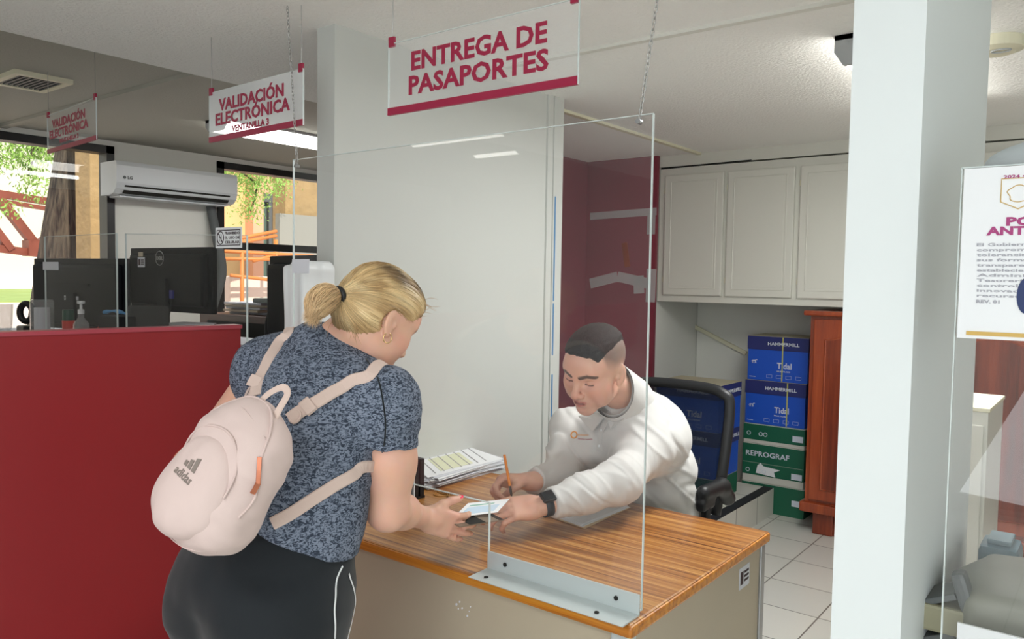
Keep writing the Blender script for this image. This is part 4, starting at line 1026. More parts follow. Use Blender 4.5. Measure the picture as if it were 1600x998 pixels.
q, _ = slab(MB(), [p + ZH * .0061 for p in lerp4(c3, .12, .7, .70, .80)], .0004); q.build('printed_form', mat('green_print', (150, 190, 176), .8), dc, fix=True)

# ================================================================== BACK OF THE OFFICE
# wall cabinets
YC = 4.80; t = thing('wall_cabinet', 'row of white wall cabinets high on the back wall', 'cabinet', (-1.2, YC, 1.36))
z0, z1 = 1.362, 2.245; MB().box((-2.495, YC, z0), (.9, Y_ALC - .002, z1)).build('carcass', M['cab'], t)
MB().box((-2.495, YC - .004, z0 - .0), (.9, YC, z0 + .03)).build('bottom_rail', M['cab'], t)
MB().prism([(0, .0), (.62, .012), (.62, .018), (0, .012)], (-2.49, YC - .001, z1 - .004), (1, 0, 0), ZH, (0, -1, 0), .002).build('top_gap', M['gap'], t)
edges = [on(x, 360, 1, YC)[0] for x in (1040, 1131, 1137, 1241, 1250)]
w = edges[3] - edges[2]; dd = [(edges[0], edges[1]), (edges[2], edges[3]), (edges[4], edges[4] + w)]
x = edges[4] + w + .02
while x < .7: dd.append((x, x + w)); x += w + .025
def cab_door(t, x0, x1, y, z0, z1, m, hinge=True):
    fr = MB().box((x0, y - .022, z0), (x1, y - .001, z1), bev=.006); d = fr.build('door', m, t)
    q = MB()
    for k, (a_, r_) in enumerate(((.045, .0035),)):
        q.tube([(x0 + a_, y - .022, z0 + a_), (x1 - a_, y - .022, z0 + a_), (x1 - a_, y - .022, z1 - a_), (x0 + a_, y - .022, z1 - a_)], r_, 6, closed=True)
    q.box((x0 + .06, y - .0235, z0 + .06), (x1 - .06, y - .021, z1 - .06), bev=.001); q.build('panel_moulding', m, d)
    if hinge:
        for zz in (z0 + .1, z1 - .1): MB().box((x0 - .006, y - .018, zz - .018), (x0 + .004, y - .004, zz + .018), bev=.002).build('hinge', M['gap'] if hinge == 2 else M['cream'], d)
for i, (a_, b_) in enumerate(dd): cab_door(t, a_, b_, YC, z0 + .045, z1 - .05, M['cab'], 1)
# plastic wire duct under the cabinets
a = on(1045, 489, 1, Y_ALC - .012); b = on(1166, 552, 1, Y_ALC - .012)
u = (b - a) / np.linalg.norm(b - a); q = MB().obox((a + b) / 2, [u, np.array([0, 1.0, 0]), np.cross(u, (0, 1, 0))], (np.linalg.norm(b - a) / 2, .011, .014), bev=.003)
o = q.build('wire_duct', M['cream']); tag(o, 'cream plastic wire duct slanting down the wall under the cabinets', 'wire duct')
MB().tube(spline([a + np.array([0, -.01, .14]), a + np.array([-.01, -.01, .06]), a + np.array([.01, -.01, 0])], 5), .005, 6).build('cable', M['blackplastic'], o) if False else None

def carton(name, label, x0, x1, y0, y1, z0, z1, body, group=None, rotz=0):
    t = thing(name, label, 'box', ((x0 + x1) / 2, (y0 + y1) / 2, z0), group)
    MB().box((x0, y0, z0), (x1, y1, z1), bev=.003).build('body', M[body], t); return t
M['box_blue'] = mat('box_bright_blue', (28, 84, 196), .5); M['box_navy'] = mat('box_navy', (40, 48, 110), .5); M['box_green'] = mat('box_green', (22, 96, 70), .5)
M['box_white'] = mat('box_white', (206, 206, 196), .7); M['box_top'] = mat('box_kraft_top', (176, 170, 146), .8); M['print_w'] = mat('white_print', (214, 220, 232), .6); M['strap'] = mat('yellow_strap', (198, 196, 96), .5)
def face_text(t, txt, x, z, cap, w, y, m='print_w', name='lettering', side=None):
    q = MB()
    add_text_cap(q, txt, cap, (x, y - .0012, z), (1, 0, 0), ZH, w, cap * .03, .0004); return q.build(name, M[m], t)
def horse(q, x, y, z, s):   # the small white horse mark
    sd = [((-.5, .25), (.45, .28), .16), ((.42, .3), (.75, .62), .12), ((.75, .62), (1.0, .5), .08), ((-.45, .2), (-.55, -.5), .07), ((-.3, .15), (-.2, -.5), .07), ((.3, .2), (.3, -.5), .07), ((.45, .2), (.62, -.45), .07), ((-.55, .3), (-.85, -.05), .06)]
    for a, b, r_ in sd: q.tube([(x + a[0] * s, y - .001, z + a[1] * s), (x + b[0] * s, y - .001, z + b[1] * s)], r_ * s, 6, flat=1)
def blue_box(label, x0, x1, y0, y1, z0, z1, group, strap=None, side=True):
    t = carton('paper_carton', label, x0, x1, y0, y1, z0, z1, 'box_blue', group); H = z1 - z0; W_ = x1 - x0
    MB().box((x0 - .003, y0 - .003, z1 - H * .30), (x1 + .003, y1 + .003, z1 + .001)).build('lid', M['box_navy'], t)
    MB().box((x0 - .001, y0 - .001, z1 + .0012), (x1 + .001, y1 + .001, z1 + .003)).build('kraft_top', M['box_top'], t)
    face_text(t, 'HAMMERMILL', x0 + W_ * .34, z1 - H * .19, .020, W_ * .52, y0 - .004)
    face_text(t, 'Tidal', x0 + W_ * .50, z0 + H * .30, .036, W_ * .24, y0 - .001)
    face_text(t, 'MULTIUSO', x0 + W_ * .50, z0 + H * .22, .008, W_ * .22, y0 - .001)
    q = MB(); horse(q, x0 + W_ * .11, y0 - .001, z0 + H * .42, .022)
    for k in range(4):
        xx = x0 + W_ * (.33 + .16 * k)
        for bx in (((xx, z0 + .02), (xx + .035, z0 + .0212)), ((xx, z0 + .040), (xx + .035, z0 + .0412)), ((xx, z0 + .02), (xx + .0012, z0 + .041)), ((xx + .034, z0 + .02), (xx + .0352, z0 + .041))): q.box((bx[0][0], y0 - .0012, bx[0][1]), (bx[1][0], y0 - .0005, bx[1][1]))
    q.box((x0 + .015, y0 - .0012, z0 + .02), (x0 + .055, y0 - .0005, z0 + .023)); q.build('printed_marks', M['print_w'], t)
    if strap: MB().box((x0 + W_ * strap, y0 - .005, z0 + .005), (x0 + W_ * strap + .007, y0 - .0035, z1)).build('strap', M['strap'], t)
    if side:
        q = MB(); add_text_cap(q, 'HAMMERMILL', .02, (x1 + .004, y0 + .07, z1 - H * .19), (0, 1, 0), ZH, .26, .0006); q.build('side_lettering', M['print_w'], t)
    return t
def green_box(label, x0, x1, y0, y1, z0, z1, group, kind):
    t = carton('paper_carton', label, x0, x1, y0, y1, z0, z1, 'box_white', group); H = z1 - z0; W_ = x1 - x0
    lo = .0 if kind == 'low' else .18
    MB().box((x0 - .002, y0 - .002, z0 + H * lo), (x1 + .002, y1, z1 - .004)).build('green_band', M['box_green'], t)
    if kind == 'main':
        face_text(t, 'REPROGRAF', x0 + .02, z0 + H * .68, .032, W_ * .72, y0 - .0025)
        MB().box((x0, y0 - .0032, z0 + H * .50), (x1, y0 - .002, z0 + H * .505)).build('printed_line', M['box_white'], t)
        q = MB().prism([(0, .0), (.13, -.012), (.12, .02), (.16, .04), (.05, .05), (.03, .07), (.01, .05)], (x0 + .09, y0 - .003, z0 + H * .24), (1, 0, 0), ZH, (0, -1, 0), .0006); q.build('torn_label', M['paper'], t, fix=True)
    q = MB(); zc = z0 + H * (.5 if kind != 'main' else .30)
    for k, xx in enumerate((.035, .115, .145)): q.tube([(x0 + xx + .012 * math.cos(a), y0 - .003, zc + .012 * math.sin(a)) for a in np.linspace(0, 2 * math.pi, 14)[:-1]], .0022, 4, closed=True)
    q.box((x1 - .075, y0 - .0035, zc - .022), (x1 - .008, y0 - .002, zc + .016)); q.build('printed_marks', M['print_w'], t)
    return t
XR0, XR1, YB = -1.955, -1.555, 5.03
gR = 'cartons in the stack beside the wooden wardrobe'
blue_box('bright blue paper carton, topmost of the stack beside the red wood wardrobe', XR0 + .012, XR1, YB, YB + .30, .862, 1.148, gR, .58)
blue_box('bright blue paper carton, second from top beside the red wood wardrobe', XR0 + .004, XR1 - .008, YB, YB + .30, .575, .858, gR, .70)
green_box('green paper carton directly under the two blue cartons by the wardrobe', XR0, XR1 - .004, YB, YB + .30, .445, .573, gR, 'top')
green_box('green paper carton with big white lettering and a torn label', XR0, XR1 - .004, YB, YB + .30, .190, .443, gR, 'main')
green_box('green paper carton at the very bottom of the stack on the floor', XR0, XR1 + .004, YB, YB + .30, .0, .188, gR, 'low')
a = on(1030, 600, 1, 4.60); b = on(1122, 600, 1, 4.60); X0, X1 = on(1030, 600, 1, 4.35)[0], on(1124, 600, 1, 4.35)[0]
zt1 = on(1122, 604, 1, 4.35)[2]; z_ = .172
X0 = X1 - .40; YL = 4.35
gL = 'cartons in the stack behind the clerk\'s chair'
h_ = (zt1 - z_ - .16) / 2
blue_box('navy blue paper carton, topmost of the stack behind the office chair', X0, X1, YL, YL + .33, z_ + .16 + h_, zt1, gL, None)
blue_box('navy blue paper carton in the middle of the stack behind the office chair', X0 + .01, X1 - .005, YL, YL + .33, z_ + .16, z_ + .158 + h_, gL, None)
green_box('green and white paper carton, lowest of the stack behind the office chair', X0, X1 - .01, YL, YL + .33, z_, z_ + .158, gL, 'top')

# wooden wardrobe
YW = 4.76; x0 = on(1258, 600, 1, YW)[0]
wd_ = thing('wooden_wardrobe', 'varnished red wood wardrobe with arched panel doors under the cabinets', 'wardrobe', (-.6, YW + .25, 0))
zt = on(1300, 486, 1, YW)[2]; zl = on(1290, 797, 1, YW)[2]
MB().box((x0 + .015, YW + .02, zl), (1.2, YW + .55, zt - .02)).build('body', M['redwood2'], wd_)
MB().box((x0 - .015, YW - .03, zt - .03), (1.22, YW + .56, zt), bev=.01).build('cornice', M['redwood2'], wd_)
MB().box((x0 - .01, YW - .01, zl - .03), (1.21, YW + .56, zl + .03), bev=.012).build('base_moulding', M['redwood2'], wd_)
for fx in (x0 + .06, 1.0): MB().box((fx, YW + .03, 0), (fx + .12, YW + .5, zl - .03), bev=.01).build('foot', M['redwood'], wd_)
MB().box((x0 + .12, YW + .05, 0), (1.0, YW + .07, zl - .03)).build('plinth', M['redwood'], wd_)
dx = [x0 + .03 + i * .62 for i in range(5)]
for i in range(4):
    a_, b_ = dx[i] + .01, dx[i + 1] - .01; d = MB().box((a_, YW - .0, zl + .05), (b_, YW + .02, zt - .05), bev=.004).build('door', M['redwood2'], wd_)
    s_ = .07; n_ = 16; pa_ = [(a_ + s_, zl + .12), (b_ - s_, zl + .12), (b_ - s_, zt - .17)]
    for k in range(n_ + 1):
        uu = 1 - k / n_; xx = a_ + s_ + (b_ - a_ - 2 * s_) * uu; pa_.append((xx, zt - .17 + .06 * math.sin(math.pi * uu) ** 2))
    pa_.append((a_ + s_, zt - .17))
    MB().prism(pa_, (0, YW - .001, 0), (1, 0, 0), ZH, (0, -1, 0), .006).build('arched_panel', M['redwood'], d, fix=True)
    MB().tube([(x, YW - .004, z) for x, z in pa_], .006, 6, closed=True).build('panel_moulding', M['redwood2'], d)
    MB().lathe([(.012, 0), (.016, .012), (.008, .02)], (b_ - .03 if i % 2 == 0 else a_ + .03, YW - .001, (zl + zt) / 2), [np.array([1.0, 0, 0]), ZH, np.array([0, -1.0, 0])], 14).build('knob', M['steel'], d, fix=True)

# clear tape and marks on the burgundy wall, blue tape on the jamb
def tape_strip(label, pts, w, y=Y_BK - .0015):
    q = MB(); P_ = [np.array(on(*p, 1, y)) for p in pts]
    for i in range(len(P_) - 1):
        a_, b_ = P_[i], P_[i + 1]; u = (b_ - a_) / np.linalg.norm(b_ - a_); q.obox((a_ + b_) / 2, [u, np.array([0, 1.0, 0]), np.cross(u, (0, 1, 0))], (np.linalg.norm(b_ - a_) / 2, .0008, w / 2))
    o = q.build('tape_strip', M['tape']); return tag(o, label, 'tape', 'clear tape on the burgundy wall')
tape_strip('long clear tape strip across the upper burgundy wall', [(922, 338), (1026, 330)], .05)
tape_strip('wrinkled clear tape strip across the lower burgundy wall', [(922, 443), (965, 432), (1018, 444)], .07)
tape_strip('short upright clear tape at the right edge, upper', [(1018, 335), (1017, 366)], .06)
tape_strip('short upright clear tape at the right edge, lower', [(1018, 420), (1016, 472)], .07)
tape_strip('square patch of clear tape beside the lower wrinkled strip', [(990, 445), (1006, 444)], .12)
c = on(978, 398, 1, Y_BK - .004)
o = MB().obox(c, [np.array([.98, 0, .17]), np.array([0, 1.0, 0]), np.array([-.17, 0, .98])], (.022, .003, .085), bev=.002).build('wooden_plaque', M['redwood2']); tag(o, 'small tilted brown wooden plaque on the burgundy wall', 'plaque')
q = MB(); a = on(863, 306, 0, -2.084)
for (z0_, z1_) in ((on(862, 470, 0, -2.084)[2], on(863, 306, 0, -2.084)[2]), (on(862, 555, 0, -2.084)[2], on(862, 474, 0, -2.084)[2]), (on(862, 665, 0, -2.084)[2], on(862, 585, 0, -2.084)[2])):
    q.box((-2.0845, 2.982, z0_), (-2.0835, 2.992, z1_))
o = q.build('blue_tape', M['tape_blue']); tag(o, 'narrow blue tape line down the jamb of the white partition', 'tape')
# white wrapped bundle against the end of the partition
a = on(466, 412, 1, 1.66); b = on(492, 412, 1, 1.66)
t = thing('wrapped_bundle', 'white plastic wrapped bundle at the end of the white partition', 'bundle', ((a[0] + b[0]) / 2, 1.66, ZW - .4))
sd = Sdf().u(Box((-2.125, 1.64, 1.29), (.050, .07, .24), .012), .01).u(Box((-2.115, 1.64, 1.525), (.035, .06, .02), .01), .02)
sd.disp = lambda p: .004 * _n3(p, np.array([40., 40., 6.]), 3)
sdf_object('wrapping', sd, (-2.27, 1.5, 1.0), (-2.0, 1.78, 1.62), .006, M['whitepl'], t)
MB().box((-2.18, 1.57, 0), (-2.075, 1.71, 1.055), bev=.004).build('pedestal', M['whitepl'], t)

# ================================================================== RIGHT HAND WINDOW
YQ = 1.35; a = on(1505, 262, 1, YQ); zb = on(1468, 998, 1, YQ)[2]
xq = (a[0] + on(1468, 990, 1, YQ)[0]) / 2
s4 = screen('clear acrylic screen at the right edge behind a white poster', [(xq, .80), (.55, .80), (.55, a[2] + .0), (xq, a[2] + .0)], YQ)
o1 = on(1507, 264, 1, YQ - .004); o2 = on(1507, 528, 1, YQ - .004)
po = thing('wall_poster', 'white antibribery poster with purple heading on the right screen', 'poster', (.1, YQ - .004, o2[2]))
X0 = o1[0]; X1 = X0 + .36; ZT, ZB = o1[2], o2[2]
MB().box((X0, YQ - .004, ZB), (X1, YQ - .002, ZT)).build('sheet', M['paper'], po)
def pos(x, y): p = on(x, y, 1, YQ - .0045); return p[0], p[2]
gold = mat('gold_print', (206, 170, 90), .5); pur = mat('purple_print', (166, 60, 120), .6); gry = mat('grey_text_print', (168, 168, 176), .7)
MB().box((X0 + .012, YQ - .0052, ZB + .005), (X1 - .012, YQ - .0042, ZB + .011)).build('gold_band', gold, po)
q = MB()
add_text_cap(q, 'POLÍTICA', .0112, (pos(1572, 352)[0], YQ - .0045, pos(1572, 352)[1]), (1, 0, 0), ZH, .112, .0007)
add_text_cap(q, 'ANTISOBORNO', .0112, (pos(1541, 367)[0], YQ - .0045, pos(1541, 367)[1]), (1, 0, 0), ZH, .165, .0007)
q.build('heading', pur, po)
q = MB()
for i, s_ in enumerate(('El Gobierno de Sonora', 'compromiso de cero', 'tolerancia al soborno', 'sus formas, fomenta', 'transparencia, honest', 'estableciendo medidas', 'Administración,', 'Tesorería y Finanzas', 'control interno, pa', 'innovación para los', 'recursos públicos.')):
    x_, z_q = pos(1526, 384.5 + i * 7.9); add_text_cap(q, s_, .0042, (x_, YQ - .0045, z_q), (1, 0, 0), ZH, .135, .00015, .0003)
x_, z_q = pos(1525, 473); add_text_cap(q, 'REV. 01', .0045, (x_, YQ - .0045, z_q), (1, 0, 0), ZH, .03, .0003, .0003)
q.build('body_text', gry, po)
cx, cz = pos(1592, 302); q = MB(); w_ = .022
q.tube([(cx - w_, YQ - .0046, cz + w_), (cx + w_, YQ - .0046, cz + w_), (cx + w_, YQ - .0046, cz - w_ * .5), (cx, YQ - .0046, cz - w_), (cx - w_, YQ - .0046, cz - w_ * .5)], .0008, 4, closed=True)
q.tube([(cx + .013 * math.cos(t_) * (1 + .15 * math.sin(5 * t_)), YQ - .0046, cz + .012 * math.sin(t_)) for t_ in np.linspace(0, 2 * math.pi, 40)[:-1]], .0006, 4, closed=True)
q.build('shield_emblem', gold, po)
q = MB(); xx, zz = pos(1568, 279); add_text_cap(q, '2024 • 2027', .0045, (xx, YQ - .0045, zz), (1, 0, 0), ZH, .05, .0002, .0003); q.build('year_line', pur, po)
cx, cz = pos(1604, 462); q = MB().prism([(.012 * math.cos(t_), .026 * math.sin(t_)) for t_ in np.linspace(0, 2 * math.pi, 30)[:-1]], (cx, YQ - .0045, cz), (1, 0, 0), ZH, (0, -1, 0), .0006); q.build('blue_oval', mat('dark_blue_print', (24, 44, 96), .5), po, fix=True)
# translucent dome behind poster: clear hood of a bigger screen
c = on(1536, 262, 1, 1.45) + np.array([.17, 0, 0])
sd = Sdf().u(Ell(c, (.17, .05, .048)), .01).isect(Half(c - ZH * .012, (0, 0, -1)), .004)
o = sdf_object('poster_hood', sd, c - .2, c + .2, .006, mat('pale_grey_hood', (182, 190, 192), .4)); tag(o, 'pale grey rounded hood rising behind the white poster', 'hood')
sp = MB().tube([(c[0] + .05, 1.43, .751), (c[0] + .05, 1.43, c[2])], .012, 10).build('pole', M['whitepl']); wo = sp.matrix_world.copy(); sp.parent = o; sp.location = np.array(sp.location) - np.array(o.location)
# counter under the printer
t = thing('side_counter', 'taupe counter under the printer at the right edge', 'counter', (.3, 1.75, 0))
MB().box((-.262, 1.40, .72), (.9, 2.1, .75), bev=.004).build('worktop', M['taupe'], t)
MB().box((-.22, 1.45, 0), (.86, 2.05, .72)).build('body', M['taupe'], t)
# printer: grey translucent body with trays poking out
M['grey_tr'] = mat('grey_smoked_plastic', (128, 128, 116), .4, var=.04); M['grey_tr2'] = mat('olive_grey_plastic', (150, 146, 120), .5); M['lgrey'] = mat('light_grey_plastic', (176, 172, 162), .5)
YT = 1.60
def Tp(x, y, yy=YT): return on(x, y, 1, yy)
a = Tp(1495, 850); b = Tp(1470, 985)
pr = thing('desktop_printer', 'grey printer with rounded lid behind the right screen', 'printer', (.1, 1.7, .75))
sd = Sdf().u(Box((a[0] + .30, YT + .14, .90), (.29, .15, .05), .025), .01).u(Ell((a[0] + .24, YT + .14, .935), (.26, .16, .035)), .03)
sdf_object('lid', sd, (a[0] - .05, YT - .1, .80), (a[0] + .65, YT + .35, 1.02), .007, M['grey_tr'], pr)
MB().box((a[0] + .02, YT - .02, .751), (a[0] + .58, YT + .28, .865), bev=.012).build('lower_body', M['lgrey'], pr)
q = MB()
for i in range(16): q.box((a[0] + .12 + i * .022, YT - .026, .80), (a[0] + .13 + i * .022, YT - .018, .84))
q.build('grille', M['grey_tr'], pr)
for z in (.862, .79):
    MB().box((a[0] - .062, YT + .0, z), (a[0] + .03, YT + .10, z + .05), bev=.006).build('tray', M['grey_tr2'], pr)
    MB().obox((a[0] - .03, YT + .05, z + .058), [np.array([.9, 0, .42]), np.array([0, 1.0, 0]), np.array([-.42, 0, .9])], (.035, .045, .006), bev=.003).build('tray_flap', M['doorgrey'], pr)
MB().obox((a[0] + .012, YT + .02, .945), [np.array([.95, 0, .3]), np.array([0, 1.0, 0]), np.array([-.3, 0, .95])], (.012, .02, .035), bev=.008).build('lever', M['doorgrey'], pr)
a5 = Tp(1497, 980, YT - .05)
o = MB().box((a5[0], YT - .06, .755), (a5[0] + .2, YT - .055, a5[2] + .012)).build('notice_card', M['paper']); tag(o, 'white card leaning at the front of the grey printer', 'card')
a6 = Tp(1528, 872, 1.95); b6 = Tp(1584, 880, 1.95)
st = thing('rubber_stamp_box', 'blue grey tape box behind the printer lid at the right', 'stamp box', ((a6[0] + b6[0]) / 2, 1.98, .75))
MB().box((a6[0], 1.93, .751), (b6[0] + .01, 2.04, Tp(1555, 850, 1.95)[2]), bev=.018).build('body', mat('blue_grey_plastic', (84, 110, 122), .45), st)
MB().box((a6[0] + .015, 1.945, Tp(1555, 850, 1.95)[2]), (b6[0] - .005, 2.025, Tp(1555, 842, 1.95)[2]), bev=.004).build('cap', mat('blue_grey_cap', (108, 128, 136), .5), st)
# white pedestal seen through the gap
a7 = on(1508, 640, 1, 2.7); b7 = on(1554, 610, 0, a7[0] + .0)
Y7 = 2.7; xL = on(1490, 640, 1, Y7)[0]; xR = on(1545, 640, 1, Y7)[0]; z7 = on(1520, 642, 1, Y7)[2]
t = thing('white_pedestal', 'tall plain white pedestal cabinet between column and wardrobe', 'cabinet', ((xL + xR) / 2, Y7 + .2, 0))
MB().box((xL, Y7, 0), (xR, Y7 + .36, z7), bev=.004).build('body', M['cab'], t)
MB().box((xL - .003, Y7 - .004, z7), (xR + .004, Y7 + .364, z7 + .012), bev=.002).build('top', M['cream'], t)
MB().box((xL + .02, Y7 - .008, .08), (xR - .01, Y7 - .001, z7 - .04), bev=.003).build('door', M['cab'], t)

# ================================================================== PEOPLE
def skin_mat(name, base, lip, brow, dark):
    m, n, l, b = new_mat(name); at = n.new('ShaderNodeAttribute'); at.attribute_name = 'tone'
    tc = n.new('ShaderNodeTexCoord'); nz = n.new('ShaderNodeTexNoise'); nz.inputs['Scale'].default_value = 22; nz.inputs['Detail'].default_value = 5
    l.new(tc.outputs['Object'], nz.inputs[0])
    hs = n.new('ShaderNodeMix'); hs.data_type = 'RGBA'; hs.blend_type = 'MULTIPLY'; hs.inputs[0].default_value = .16
    l.new(at.outputs['Color'], hs.inputs[6]); l.new(nz.outputs['Color'], hs.inputs[7]); l.new(hs.outputs[2], b.inputs['Base Color'])
    b.inputs['Roughness'].default_value = .5; b.inputs['Subsurface Weight'].default_value = .22; b.inputs['Subsurface Radius'].default_value = (.010, .004, .002); b.inputs['Subsurface Scale'].default_value = 1
    n2 = n.new('ShaderNodeTexNoise'); n2.inputs['Scale'].default_value = 260; l.new(tc.outputs['Object'], n2.inputs[0])
    bp = n.new('ShaderNodeBump'); bp.inputs['Strength'].default_value = .12; bp.inputs['Distance'].default_value = .0008; l.new(n2.outputs[0], bp.inputs['Height']); l.new(bp.outputs[0], b.inputs['Normal'])
    return m
def blend(c, target, w): return c * (1 - w[:, None]) + np.array(target)[None] * w[:, None]
def gauss(d, s): return np.exp(-(d / s) ** 2)
def seg2(p, a, b):
    p = p * np.array([1, 0, 1]); a = np.array(a) * [1, 0, 1]; b = np.array(b) * [1, 0, 1]; return segd_(p, a, b)
def segd_(p, a, b):
    a = np.array(a); b = np.array(b); ab = b - a; h = np.clip(((p - a) @ ab) / (ab @ ab), 0, 1); return np.linalg.norm(p - a - h[:, None] * ab, axis=1)
segd = segd_
def L3(c): return np.array(lin(c)[:3])
M['skin_w'] = skin_mat('skin_woman', 0, 0, 0, 0); M['skin_m'] = skin_mat('skin_man', 0, 0, 0, 0)
def cloth_mat(name, rgb, bump=.3, scale=600):
    return mat(name, rgb, .85, bump=bump, bscale=scale, bdist=.0006, sheen=.15, spec=.25)
M['whiteshirt'] = cloth_mat('white_shirt_cotton', (208, 206, 203)); M['pants'] = cloth_mat('black_track_fabric', (30, 34, 38), .2, 300)
M['slate'] = cloth_mat('dark_trousers', (40, 42, 50)); M['shoe'] = mat('black_shoe', (26, 26, 28), .5); M['packfab'] = cloth_mat('pale_pink_nylon', (208, 187, 181), .25, 700)
M['packstrap'] = cloth_mat('pale_pink_webbing', (210, 187, 176), .5, 900); M['rosegold'] = mat('rose_gold', (196, 122, 94), .3, metal=.7); M['greige'] = mat('taupe_print', (128, 116, 108), .6)
def leopard():
    m, n, l, b = new_mat('slate_speckled_jersey'); tc = n.new('ShaderNodeTexCoord'); mp = n.new('ShaderNodeMapping'); l.new(tc.outputs['Object'], mp.inputs[0]); mp.inputs['Scale'].default_value = (1, 1, 1.7)
    wv = n.new('ShaderNodeTexNoise'); wv.inputs['Scale'].default_value = 105; wv.inputs['Detail'].default_value = 1.2; wv.inputs['Distortion'].default_value = 1.6; l.new(mp.outputs[0], wv.inputs[0])
    r = ramp(n, [(.40, lin((48, 56, 70))), (.49, lin((92, 101, 117))), (.58, lin((124, 133, 149)))]); l.new(wv.outputs['Fac'], r.inputs[0]); l.new(r.outputs[0], b.inputs[0])
    b.inputs['Roughness'].default_value = .85; b.inputs['Specular IOR Level'].default_value = .25; return m
M['speckle'] = leopard()

# ------------------------------------------------------------------ the woman
HC = P(589, 497, 1.78)                                  # centre of her head
HF = D(.59, .59, -.58); HU = D(.40, .32, .85)
HS = .935
hs, HW, HR = head_sdf(HC, HF, HU, HS, 1.0)
def Wd(dx=0, dy=0, dz=0): return np.array([dx, dy, dz])
shL, shR = P(408, 588, 1.93), P(607, 622, 1.66)
c7 = P(535, 540, 1.80); elR = P(606, 797, 1.70); wrR = P(660, 808, 1.93)
elL = P(300, 732, 1.96); wrL = elL + D(.62, .75, -.12) * .24
body = Sdf(); body.grp(hs, .012)
body.u(Cone(HW((0, -.022, -.050)), c7 + Wd(0, 0, -.005), .050, .058), .03)
body.u(Cone(c7, (shL + shR) / 2 - ZH * .05, .06, .10), .04)
body.u(Cone(shL, shR, .055, .052), .05)
arm = Sdf()
upm = shR * .45 + elR * .55
arm.u(Cone(shR, upm + RH * .004, .050, .047), .02); arm.u(Cone(upm + RH * .004, elR, .049, .040), .02)
arm.u(Ell(upm + RH * .004 + FH * .006, (.050, .05, .09), frame_from(shR - elR, FH)[[0, 2, 1]]), .03)
fm = elR * .6 + wrR * .4
arm.u(Cone(elR, fm + ZH * .004, .040, .038), .03); arm.u(Cone(fm + ZH * .004, wrR, .037, .024), .02)
HDf = D(.78, .53, -.40); hd, tipsW, thW, HWd, HRd = hand_sdf(wrR + HDf * .012, HDf, D(.30, -.93, -.05), -1,
    [(26, 16, 10), (16, 12, 8), (10, 12, 8), (10, 14, 10)], thumb=((.020, .014, -.006), (.044, .034, -.010), (.062, .058, -.014), (.074, .082, -.016)), sc=.93)
arm.grp(hd, .02)
armL = Sdf(); armL.chain([shL, elL, wrL], [.050, .041, .026], .02)
hl, tL, thL, _, _ = hand_sdf(wrL + D(.6, .75, -.1) * .01, D(.62, .75, -.15), D(-.5, .3, .8), 1, [(25, 25, 15)] * 4, sc=.92)
armL.grp(hl, .02)
body.grp(arm, .02); body.grp(armL, .02)
WOM = thing('person', 'woman with blonde ponytail and pale pink backpack leaning over the wooden desk', 'person', (-1.36, .93, 0))
sk_w = L3((228, 178, 154)); 
def tone_w(V):
    c = np.tile(sk_w, (len(V), 1)); q = ((V - HC) @ HR.T) / HS
    inh = (np.linalg.norm(q, axis=1) < .16)
    c = blend(c, L3((214, 140, 120)), .5 * inh * gauss(segd(q, (.04, .07, -.03), (.055, .05, -.03)), .03))
    lp = np.minimum(seg2(q, (-.021, .089, -.066), (0, .1, -.064)), seg2(q, (.021, .089, -.066), (0, .1, -.064)))
    c = blend(c, L3((176, 84, 84)), inh * (q[:, 1] > .045) * (lp < .0075) * .9)
    for s_ in (-1, 1):
        br = np.minimum(seg2(q, (s_ * .015, .09, .022), (s_ * .032, .085, .028)), seg2(q, (s_ * .032, .085, .028), (s_ * .048, .070, .023)))
        c = blend(c, L3((110, 82, 62)), inh * (q[:, 1] > .045) * (br < .0045) * .8)
    th = thW[-1]; c = blend(c, L3((214, 150, 132)), .35 * gauss(np.linalg.norm(V - HWd((0, .09, 0)), axis=1), .05))
    return c
lo = np.minimum.reduce([shL, wrL, elR, wrR, HC]) - .26; hi = np.maximum.reduce([shL, HC, wrR, wrL]) + .28
sdf_object('body', body, lo, hi, .0032, M['skin_w'], WOM, tone_w)
# fingernails
def nail(tip0, tip1, up, m, parent, w=.0055, l=.006, r=.0075):
    f = (tip1 - tip0) / np.linalg.norm(tip1 - tip0); R = frame_from(f, up)
    c = tip1 + f * .001 + R[2] * r * .72
    q = Sdf().u(Ell(c, (w, l, .0016), R), .001); return sdf_object('fingernail', q, c - .014, c + .014, .0011, m, parent)
pinkn = mat('neon_pink_polish', (255, 62, 96), .25)
nail(thW[2], thW[3], D(.1, -.3, 1), pinkn, WOM, .0075, .0085, .0072)
nailskin = mat('natural_nail', (226, 160, 150), .3)
for a, b, u in tipsW[:4]: nail(a, b, HRd[2] , pinkn if False else nailskin, WOM, .0048, .0055, .0060)

# shirt
hem = P(480, 868, 1.62)
sh = Sdf()
sh.u(Ell(P(440, 830, 1.66), (.186, .146, .15)), .03)
sh.u(Ell(P(462, 745, 1.68), (.170, .142, .15)), .06)
sh.u(Ell(P(487, 660, 1.73), (.178, .140, .15)), .06)
sh.u(Ell(P(505, 595, 1.80), (.168, .115, .115)), .06)
sh.u(Cone(shL + Wd(.02, 0, -.012), shR + Wd(-.02, 0, -.012), .074, .068), .06)
sh.u(Cone(P(522, 552, 1.80), c7 + (HC - c7) * .10, .086, .060), .04)
sh.u(Cone(P(418, 573, 1.90), P(495, 560, 1.84), .076, .072), .05)
slv = shR + (elR - shR) * .50
hemR = shR + (elR - shR) * .36
hn = (elR - shR) / np.linalg.norm(elR - shR) - RH * .30; hn /= np.linalg.norm(hn)
sh.grp(Sdf().u(Cone(shR, slv, .069, .0615), .01).isect(Half(hemR, hn), .004), .035)
